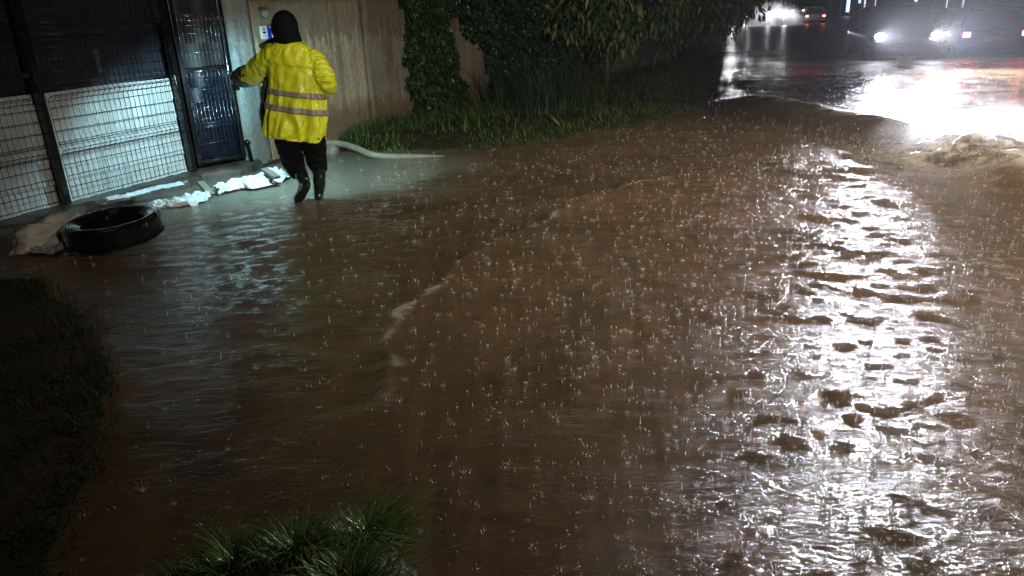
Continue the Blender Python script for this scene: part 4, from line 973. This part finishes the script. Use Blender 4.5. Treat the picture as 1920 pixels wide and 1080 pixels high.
# trousers and boots
mb = MB()
limb(mb, [pc_(545, 235), pc_(541, 262), pc_(547, 295, 7.38), pc_(556, 318, 7.38), pc_(563, 328, 7.36)], [.135, .13, .108, .088, .07], seed=5, crease=.008)
limb(mb, [pc_(582, 235), pc_(588, 262), pc_(592, 295, 7.34), pc_(597, 314, 7.34), pc_(598, 322, 7.33)], [.135, .115, .10, .085, .065], seed=6, crease=.008)
mb.ball(pc_(563, 236), (.19, .14, .13), 16, 10)
tr = pp_(mb, 'trousers', blackcloth); remesh(tr, .01, 3); tr.parent = person; tr.matrix_parent_inverse = root_inv(person)
def boot(top, mid, ankle, heel, toe, upv):
    mb = MB(); limb(mb, [top, mid, ankle], [.066, .060, .047], n=20, crease=.004, seed=8)
    f = (toe-heel); L = f.length; f.normalize(); side = f.cross(upv).normalized(); u2 = side.cross(f).normalized()
    M = Matrix((side, f, u2)).transposed()
    mb.ball(heel+f*L*.22+u2*.035, (.045, .085, .055), 16, 10, M); mb.ball(heel+f*L*.6+u2*.028, (.046, .12, .042), 16, 10, M); mb.ball(heel+f*L*.82+u2*.022, (.048, .07, .035), 16, 10, M)
    mb.tube([ankle, heel+f*L*.25+u2*.03], [.048, .05], 16)
    o = pp_(mb, 'rubber_boot', rubberb); remesh(o, .007, 2); o.parent = person; o.matrix_parent_inverse = root_inv(person)
    sm = MB(); V = []; K = 24
    for lv in (-.018, .006):
        for j in range(K):
            a = 2*math.pi*j/K; y = math.sin(a); x = math.cos(a); ww = .047*(1-.22*math.exp(-((y+.25)/.3)**2))
            V.append(heel+f*(L*.5+y*L*.53)+side*(x*ww)+u2*lv)
    sm.add(V, [(j, (j+1) % K, K+(j+1) % K, K+j) for j in range(K)]+[tuple(range(K))[::-1], tuple(range(K, 2*K))])
    pp_(sm, 'boot_sole', simple('boot_sole_rubber', (.008, .008, .008), .5), o)
    o2 = MB(); d = (mid-top).normalized(); o2.tube([top-d*.012, top+d*.012], [.071, .071], 20); pp_(o2, 'boot_rim', rubberb, o, smooth=True)
boot(pc_(598, 316, 7.33), pc_(599, 340, 7.32), pc_(598, 362, 7.30), pc_(598, 376, 7.27), pc_(594, 366, 7.50), Vector((0, 0, 1)))
boot(pc_(560, 316, 7.37), pc_(568, 334, 7.31), pc_(573, 350, 7.24), pc_(576, 349, 7.16), pc_(556, 378, 7.24), Vector((-.25, 1, .35)))
# torch in the right hand
torch = empty('torch', TORCH+Vector((0, 0, .0))); tag(torch, 'lit torch held in front of the person in yellow', 'torch')
th_ = pc_(548, 140, 7.66); 
mb = MB(); mb.tube([th_+Vector((.05, -.02, .02)), th_+Vector((-.06, .06, .0))], .016, 12); pp_(mb, 'torch_handle', steel, torch, smooth=True)
mb = MB(); mb.tube([th_+Vector((-.06, .06, .0)), th_+Vector((-.10, .09, -.01))], [.018, .028], 14); pp_(mb, 'torch_head', steel, torch, smooth=True)

# ------------------------------------------------------------------ vehicles
rim_m = simple('alloy_rim', (.35, .35, .36), .25, .9); tyre_m = simple('tyre_rubber', (.012, .012, .012), .6)
glass_m = simple('dark_car_glass', (.008, .009, .011), .06, spec=.8); plate_m = simple('number_plate', (.5, .5, .45), .4); chrome_m = simple('car_chrome', (.6, .6, .6), .15, .9)
trim_m = simple('black_trim', (.012, .012, .013), .4)
def paint(name, c): return simple(name, c, .22, .2, .06, 3, coat=.8)
def car(name, label, loc, head, L, W, H, belt, hood, paint_m, front=0, tail=0, fcol=(.85, .92, 1), wagon=True, spot=0, lampz=None, group=None, spot_aim=None, tailw=.16, cone=54):
    root = empty(name, loc, math.atan2(-head[0], head[1])); tag(root, label, 'car', group)
    hw = W/2; yf, yr = L/2, -L/2
    # lower body: stations along the length with hood, belt and tail heights
    nose = yf-.22*L; tailz = belt if wagon else belt-.06
    st = [(yf, .80, .34, hood-.22), (yf-.06, .92, .26, hood-.10), (yf-.25, .985, .22, hood-.02), (nose, 1, .22, hood+.05), (nose-.10*L, 1, .22, belt), (0, 1, .22, belt), (yr+.25*L, 1, .22, belt), (yr+.25, .985, .24, tailz), (yr+.06, .93, .28, tailz-.05), (yr, .84, .36, tailz-.22)]
    mb = MB(); V = []
    for y, k, zb, zt in st:
        w_ = hw*k; half = [(w_*.90, zb), (w_*.985, zb+.14), (w_, zb+(zt-zb)*.55), (w_*.985, zt-.10), (w_*.93, zt-.015), (w_*.55, zt+.012)]
        V += [(-x, y, z) for x, z in half] + [(x, y, z) for x, z in half[::-1]]
    K = 12; F = [(i*K+j, i*K+j+1, (i+1)*K+j+1, (i+1)*K+j) for i in range(len(st)-1) for j in range(K-1)]
    F += [(i*K+K-1, i*K, (i+1)*K, (i+1)*K+K-1) for i in range(len(st)-1)] + [tuple(range(K))[::-1], tuple(range((len(st)-1)*K, len(st)*K))]
    mb.add(V, F); body = mb.build('body', paint_m, root, smooth=True, subsurf=2)
    # cabin
    cf = nose-.06*L; cr_ = yr+(.10 if wagon else .20*L); tf = cf-.52*(H-belt)-.12; trr = cr_+((.22 if wagon else .42)*(H-belt)+.08)
    bw, tw_ = hw*.93, hw*.76; rz = H-.05
    def cab(inset=0, zlo=belt-.03, zhi=rz):
        return [(-bw+inset, cf, zlo), (bw-inset, cf, zlo), (bw-inset, cr_, zlo), (-bw+inset, cr_, zlo), (-tw_+inset, tf, zhi), (tw_-inset, tf, zhi), (tw_-inset, trr, zhi), (-tw_+inset, trr, zhi)]
    mb = MB(); mb.add(cab(), [(0, 3, 2, 1), (4, 5, 6, 7), (0, 1, 5, 4), (1, 2, 6, 5), (2, 3, 7, 6), (3, 0, 4, 7)]); mb.build('windows', glass_m, root, bevel=.03)
    C = [Vector(p) for p in cab()]; mb = MB()
    for i in range(4):
        mb = MB(); mb.beam(C[i], C[i+4]+Vector((0, 0, .01)), .075, .06); mb.build('pillar', paint_m, root, bevel=.012)
    for s in (-1, 1):
        a = Vector((s*bw, (cf+cr_)/2-.1, belt)); b = Vector((s*tw_, (tf+trr)/2, rz)); mb = MB(); mb.beam(a, b, .06, .03); mb.build('pillar', paint_m, root, bevel=.012)
    mb = MB(); V = []
    for i in range(9):
        y = tf+.05-(tf-trr+.1)*i/8; e = 1-.10*abs(i/4-1)**3
        for j in range(9): x = (j/4-1)*(tw_+.02)*e; V.append((x, y, H-.045*abs(j/4-1)**2.5-.03*abs(i/4-1)**3))
    V2 = [(x, y, rz-.02) for x, y, z in V]; n_ = 9
    F = [(i*n_+j, i*n_+j+1, (i+1)*n_+j+1, (i+1)*n_+j) for i in range(8) for j in range(8)]; F += [tuple(q+81 for q in f[::-1]) for f in F]
    ring = [j for j in range(9)]+[i*9+8 for i in range(1, 9)]+[72+j for j in range(7, -1, -1)]+[i*9 for i in range(7, 0, -1)]
    F += [(ring[k], ring[(k+1) % len(ring)], ring[(k+1) % len(ring)]+81, ring[k]+81) for k in range(len(ring))]
    mb.add(V+V2, F); mb.build('roof', paint_m, root, smooth=True)
    if wagon:
        for s in (-1, 1):
            mb = MB(); mb.tube([(s*tw_*.86, tf-.15, H-.02), (s*tw_*.86, tf-.25, H+.035), (s*tw_*.86, trr+.25, H+.035), (s*tw_*.86, trr+.15, H-.02)], .014, 6); mb.build('roof_rail', trim_m, root, smooth=True)
    # nose
    mb = MB(); mb.box((0, yf-.005, hood-.28), (W*.42, .05, .13))
    for k in range(4): mb.box((0, yf+.022, hood-.33+.032*k), (W*.40, .012, .010))
    mb.build('grille', trim_m, root, bevel=.006)
    mb = MB(); mb.box((0, yf-.005, .40), (W*.80, .12, .16)); mb.build('front_bumper', paint_m, root, bevel=.04)
    mb = MB(); mb.box((0, yf+.062, .42), (.44, .012, .11)); mb.build('number_plate', plate_m, root, bevel=.003)
    lz = lampz or hood-.25
    for s in (-1, 1):
        mb = MB(); mb.ball((s*hw*.74, yf-.075, lz), (.16, .10, .085), 16, 10); h_ = mb.build('headlight', simple('lamp_housing', (.3, .3, .32), .1, .5) if not front else trim_m, root, smooth=True)
        mb = MB(); mb.ball((s*hw*.74, yf-.0, lz), (.135, .045, .085), 18, 12)
        mb.build('lens', emis('headlight_lens', fcol, front) if front else glass_m, h_, smooth=True)
        if spot:
            q = root.matrix_basis @ Vector((s*hw*.74, yf+.06, lz)); d = Vector((head[0], head[1], 0)).normalized()
            tgt = Vector(spot_aim) if spot_aim else Vector(q)+d*12+Vector((0, 0, -.9))
            hb_ = lamp('headlight_beam', 'SPOT', q, spot, fcol, tgt, spot_size=math.radians(cone), spot_blend=.4, shadow_soft_size=.075); hb_.scale = (1, .50, 1)  # low, wide beam
    # rear
    mb = MB(); mb.box((0, yr+.005, .44), (W*.82, .12, .18)); mb.build('rear_bumper', paint_m, root, bevel=.04)
    mb = MB(); mb.box((0, yr-.02, tailz-.30), (.46, .04, .12)); mb.build('number_plate', plate_m, root, bevel=.003)
    mb = MB(); mb.box((0, yr-.012, tailz-.12), (.34, .04, .025)); mb.ball((0, yr-.02, tailz-.10), (.06, .02, .03), 10, 6); mb.build('boot_handle', chrome_m, root, smooth=False)
    for s in (-1, 1):
        mb = MB(); mb.box((s*hw*.80, yr+.01, tailz-.17), (tailw+.06, .10, .17)); t_ = mb.build('tail_light', simple('red_lamp_plastic', (.25, .008, .008), .15), root, bevel=.02)
        if tail:
            mb = MB(); mb.box((s*hw*.80, yr-.045, tailz-.17), (tailw, .012, .11)); mb.build('lit_lens', emis('red_tail_lens', (1, .10, .07), tail), t_, bevel=.004)
    for s in (-1, 1):
        mb = MB(); mb.ball((s*(hw+.10), cf-.16, belt+.07), (.10, .05, .07), 12, 8); mb.beam((s*(hw-.06), cf-.16, belt+.0), (s*(hw+.06), cf-.16, belt+.05), .035); mb.build('mirror', paint_m, root, smooth=True)
        for y in (.28*L*.0+.05, -.22*L):
            mb = MB(); mb.box((s*(hw+.005), y-.1, belt-.13), (.03, .16, .025)); mb.build('door_handle', chrome_m, root, bevel=.006)
        for y in (yf-.19*L, yr+.19*L):
            we = MB(); lathe(we, [(.20, -.10), (.31, -.11), (.335, -.08), (.34, 0), (.335, .08), (.31, .11), (.20, .10)], 28)
            we.v = [(p[2]+s*(hw-.11), p[0]+y, p[1]+.33) for p in we.v]; wo = we.build('wheel', tyre_m, root, smooth=True)
            re_ = MB(); re_.disc((s*(hw-.06), y, .33), .21, (1, 0, 0), .06, 20)
            for k in range(5):
                a = 6.283*k/5; re_.beam((s*(hw-.012), y, .33), (s*(hw-.012), y+.19*math.cos(a), .33+.19*math.sin(a)), .03, .05)
            re_.build('rim', rim_m, wo)
    return root
RD = Vector((.30, .954, 0)).normalized()
p = at(1697, 109); p = Vector((p.x, p.y, 0)); hd_ = Vector((-.27, -.963, 0)).normalized(); cen = p-hd_*2.3
SUVP = cen
car('parked_suv'.replace('parked_', 'flooded_'), 'dark off-road wagon with glaring white headlights driving through the flood', cen+Vector((0, 0, -.42)), hd_, 4.7, 1.88, 1.74, 1.12, 1.06, paint('dark_grey_paint', (.018, .019, .024)), front=200, spot=45000, lampz=1.0, spot_aim=(8.5, 2.0, 1.6), fcol=(.90, .90, 1.0))
p = at(1860, 104); cen = Vector((p.x, p.y, 0))+RD*2.2
car('blue_car', 'dark blue car with glowing red tail lights at the right edge', cen+Vector((0, 0, -.30)), RD, 4.4, 1.72, 1.52, 1.02, .92, paint('dark_blue_paint', (.02, .04, .25)), tail=90, wagon=True)
p = at(1528, 41, -.4); cen = Vector((p.x, p.y, 0))+RD*2.1
car('silver_car', 'pale silver saloon with red tail lights far along the flooded road', cen+Vector((0, 0, -.62)), RD, 4.2, 1.68, 1.42, .92, .86, paint('silver_paint', (.5, .5, .5)), tail=40, wagon=False, tailw=.2)
p = at(1496, 28, -.8); cen = Vector((p.x, p.y, 0))+RD*2
car('red_car', 'small red car with lit tail lights beyond the silver saloon', cen+Vector((0, 0, -1.0)), RD, 4.0, 1.7, 1.45, .95, .9, paint('red_paint', (.30, .012, .02)), tail=70, wagon=True, tailw=.25)
for px, lab, pw, fr in ((1455, 'far car with blinding headlights left of the small red car', 1600, 900), (1425, 'far car with bright headlights nearest the trees', 800, 400)):
    p = at(px, 44, -.4); hh = Vector((-p.x, -p.y, 0)).normalized(); cen = Vector((p.x, p.y, 0))-hh*2.1+(Vector((0, 6, 0)) if px == 1425 else Vector())
    car('oncoming_car', lab, cen+Vector((0, 0, -.75)), hh, 4.2, 1.72, 1.5, .98, .9, paint('grey_paint', (.1, .1, .11)), front=fr, spot=pw, group='oncoming cars far down the road', spot_aim=(6, 4, -.4), lampz=.95, fcol=(.95, .95, 1))

# ------------------------------------------------------------------ background along the far road
pole_m = simple('pale_pole', (.35, .35, .33), .5); dpole = simple('dark_pole', (.03, .03, .035), .6)
def pole(px, py, z0, h, r, mat, label, arm=None, lit=0):
    p = at(px, py, z0); root = empty('street_pole' if h > 2 else 'marker_post', p); tag(root, label, 'pole' if h > 2 else 'post')
    mb = MB(); mb.tube([(0, 0, -.3), (0, 0, h)], [r, r*.7], 8); mb.build('shaft', mat, root, smooth=True)
    if h > 2:
        mb = MB(); mb.tube([(0, 0, h-.05), (.5, 0, h+.2), (1.1, 0, h+.25)], r*.6, 6); mb.box((1.25, 0, h+.24), (.5, .18, .09)); mb.build('lamp_arm', mat, root)
    else:
        mb = MB(); mb.tube([(0, 0, h-.14), (0, 0, h-.04)], r*1.3, 8); mb.build('collar', dpole, root, smooth=True)
    return root
pole(1379, 76, -.1, 1.35, .028, pole_m, 'thin white marker post standing in water beyond the trees')
pole(1398, 52, -.3, 5, .06, dpole, 'slim dark pole just right of the white marker post')
pole(1636, 30, -.6, 7, .09, dpole, 'dark pole behind the off-road wagon on its left')
pole(1776, 36, -.4, 6, .08, pole_m, 'pale pole rising between the off-road wagon and the blue car')
pole(1578, 30, -.6, 6, .05, dpole, 'dark pole beside the lit doorway')
# far roadside buildings with lit openings
fw_ = simple('far_plaster', (.10, .11, .14), .8)
def far_building(px0, px1, py, z0, h, label, lits):
    a = at(px0, py, z0); b = at(px1, py, z0); d = (b-a); d.z = 0; L = d.length; d.normalize(); nn = Vector((d.y, -d.x, 0)); ang = math.atan2(d.y, d.x)
    root = empty('roadside_shop', a, ang); tag(root, label, 'building')
    mb = MB(); mb.box((L/2, 2.0, h/2-.5), (L, 4, h+1)); mb.build('wall', fw_, root)
    mb = MB(); mb.box((L/2, 1.4, h+.1), (L+1, 5.6, .2)); mb.build('roof', dpole, root)
    mb = MB(); k = int(L/2.2)
    for i in range(k+1): 
        mb = MB(); mb.box((i*L/k, -1.0, h/2-.3), (.16, .16, h+.6)); mb.build('porch_column', fw_, root)
    for (u, w_, z0_, z1_, c, s) in lits:
        mb = MB(); mb.box((u*L, -.02, (z0_+z1_)/2), (w_+.14, .06, z1_-z0_+.14)); f = mb.build('door_frame', dpole, root)
        mb = MB(); mb.box((u*L, -.06, (z0_+z1_)/2), (w_, .02, z1_-z0_)); mb.build('lit_pane', emis('lit_pane', c, s), f)
    return root
BL_, WW = (.55, .68, 1.0), (1, .9, .8)
far_building(1552, 1650, 26, -.6, 3.2, 'long dark shop with a tall bluish lit doorway beyond the far cars', [(.42, 1.0, .2, 2.3, BL_, 1.6), (.62, .5, 1.2, 2.2, BL_, 1.4), (.72, .3, .3, 2.2, WW, 1.0), (.90, .3, .3, 1.6, BL_, 1)])
far_building(1660, 1990, 22, -.7, 3.0, 'low dark building behind the two nearest cars', [(.1, .5, 1.3, 1.7, WW, 2.0), (.22, .5, 1.2, 1.6, WW, 2.2), (.42, .4, .4, 1.9, WW, .9), (.52, .3, .4, 1.9, BL_, .8), (.75, .4, 1.3, 1.6, WW, 1.0)])
# distant fence posts near the marker post
for i, (px, py) in enumerate(((1386, 40), (1391, 39), (1397, 40), (1403, 40))):
    p = at(px, py, -.4); mb = MB(); mb.box((0, 0, .35), (.10, .10, 1.3)); mb.box((0, 0, 1.02), (.13, .13, .06))
    o = mb.build('fence_post', pole_m if i % 2 else dpole); o.location = p; tag(o, ('dark short fence post nearest the tree foliage, behind the white marker post', 'pale short fence post next to the darkest post by the trees', 'dark short fence post in front of the slim dark pole', 'pale short fence post nearest the blinding far headlights')[i], 'post', 'far fence posts')
p = at(1365, 40, -.4); bx_ = empty('utility_box', p); tag(bx_, 'small white box on dark legs far away at the tree edge', 'utility box')
mb = MB(); mb.box((0, 0, .45), (.5, .3, .25)); mb.build('cabinet', simple('white_cabinet', (.6, .62, .62), .4), bx_, bevel=.02)
for s in (-1, 1):
    mb = MB(); mb.box((s*.18, 0, .1), (.06, .06, .44)); mb.build('leg', dpole, bx_)
# dark far tree line
for i, (px, Yd, rx, lab) in enumerate(((1340, 62, 7, 'dark far tree behind the overhanging foliage'), (1480, 118, 12, 'wide dark tree mass beyond the small red car'), (1700, 105, 14, 'dark tree mass over the roofs beyond the off-road wagon'), (1900, 100, 12, 'dark tree mass at the far right above the blue car'))):
    p = aty(px, 10, Yd); r_ = Vector((p.x, p.y, -1))
    tree('far_tree', lab, tuple(r_), [([(0, 0, 0), (.1, 0, 1.5), (0, 0, 4)], .2, .1)], lumps(0, 2, 4.6, rx, 2.5, 1.4, 30, 1.5, 20+i), 6000, .5, DKLEAF, .6, .4)
    if i == 0: pass

# ------------------------------------------------------------------ spray and haze
def volume_mat(name, col, dens_sock_fn, aniso=.3):
    m = bpy.data.materials.new(name); m.use_nodes = True; t = m.node_tree; t.nodes.clear()
    out = t.nodes.new('ShaderNodeOutputMaterial'); v = t.nodes.new('ShaderNodeVolumePrincipled'); t.links.new(v.outputs[0], out.inputs['Volume'])
    v.inputs['Color'].default_value = (*col, 1); v.inputs['Anisotropy'].default_value = aniso; dens_sock_fn(t, v); return m
def spray(name, c, r, dens, label, scale=1.1, rz=0):
    def fn(t, v):
        tc = t.nodes.new('ShaderNodeTexCoord'); n = t.nodes.new('ShaderNodeTexNoise'); n.inputs['Scale'].default_value = scale; n.inputs['Detail'].default_value = 2
        t.links.new(tc.outputs['Object'], n.inputs['Vector'])
        mp = t.nodes.new('ShaderNodeMapping'); mp.inputs['Scale'].default_value = (1/r[0], 1/r[1], 1/r[2]); t.links.new(tc.outputs['Object'], mp.inputs[0])
        ln = t.nodes.new('ShaderNodeVectorMath'); ln.operation = 'LENGTH'; t.links.new(mp.outputs[0], ln.inputs[0])
        f = t.nodes.new('ShaderNodeMapRange'); f.interpolation_type = 'SMOOTHSTEP'; f.inputs[1].default_value = 1.0; f.inputs[2].default_value = .15; t.links.new(ln.outputs['Value'], f.inputs[0])
        mr = t.nodes.new('ShaderNodeMapRange'); mr.inputs[1].default_value = .34; mr.inputs[2].default_value = .66; t.links.new(n.outputs[0], mr.inputs[0])
        a = t.nodes.new('ShaderNodeMath'); a.operation = 'MULTIPLY'; t.links.new(f.outputs[0], a.inputs[0]); t.links.new(mr.outputs[0], a.inputs[1])
        b = t.nodes.new('ShaderNodeMath'); b.operation = 'MULTIPLY'; t.links.new(a.outputs[0], b.inputs[0]); b.inputs[1].default_value = dens; t.links.new(b.outputs[0], v.inputs['Density'])
    mb = MB(); mb.ball((0, 0, 0), r, 20, 12); o = mb.build(name, None); o.data.materials.append(volume_mat(name, (.92, .9, .93), fn)); o.location = c; o.rotation_euler = (0, 0, rz)
    tag(o, label, 'spray', kind='stuff')
FRONTP = SUVP+hd_*2.5
spray('spray_and_bloom', (FRONTP.x+1.2, FRONTP.y-3.8, -.1), (4.2, 3.0, .45), .004, 'bright mist of spray thrown up before the two nearest cars', rz=-.3)
spray('spray_and_bloom', (5.6, 8.3, .05), (1.6, 1.4, .55), .9, 'spray breaking off the wave at the right edge of the frame', 2.5)
spray('spray_and_bloom', tuple(at(1445, 42, -.4)*.92), (3.0, 3.0, 2.0), 2.5, 'mist added to make the bloom around the blinding far headlights')  # dense volume ball added to imitate the far headlights' bloom
haze = MB(); haze.box((0, 0, 3.5), (560, 560, 14)); o = haze.build('haze', None)
def hz_(t, v): v.inputs['Density'].default_value = .0002
o.data.materials.append(volume_mat('rain_haze', (.85, .88, .95), hz_, .6)); tag(o, kind='stuff')
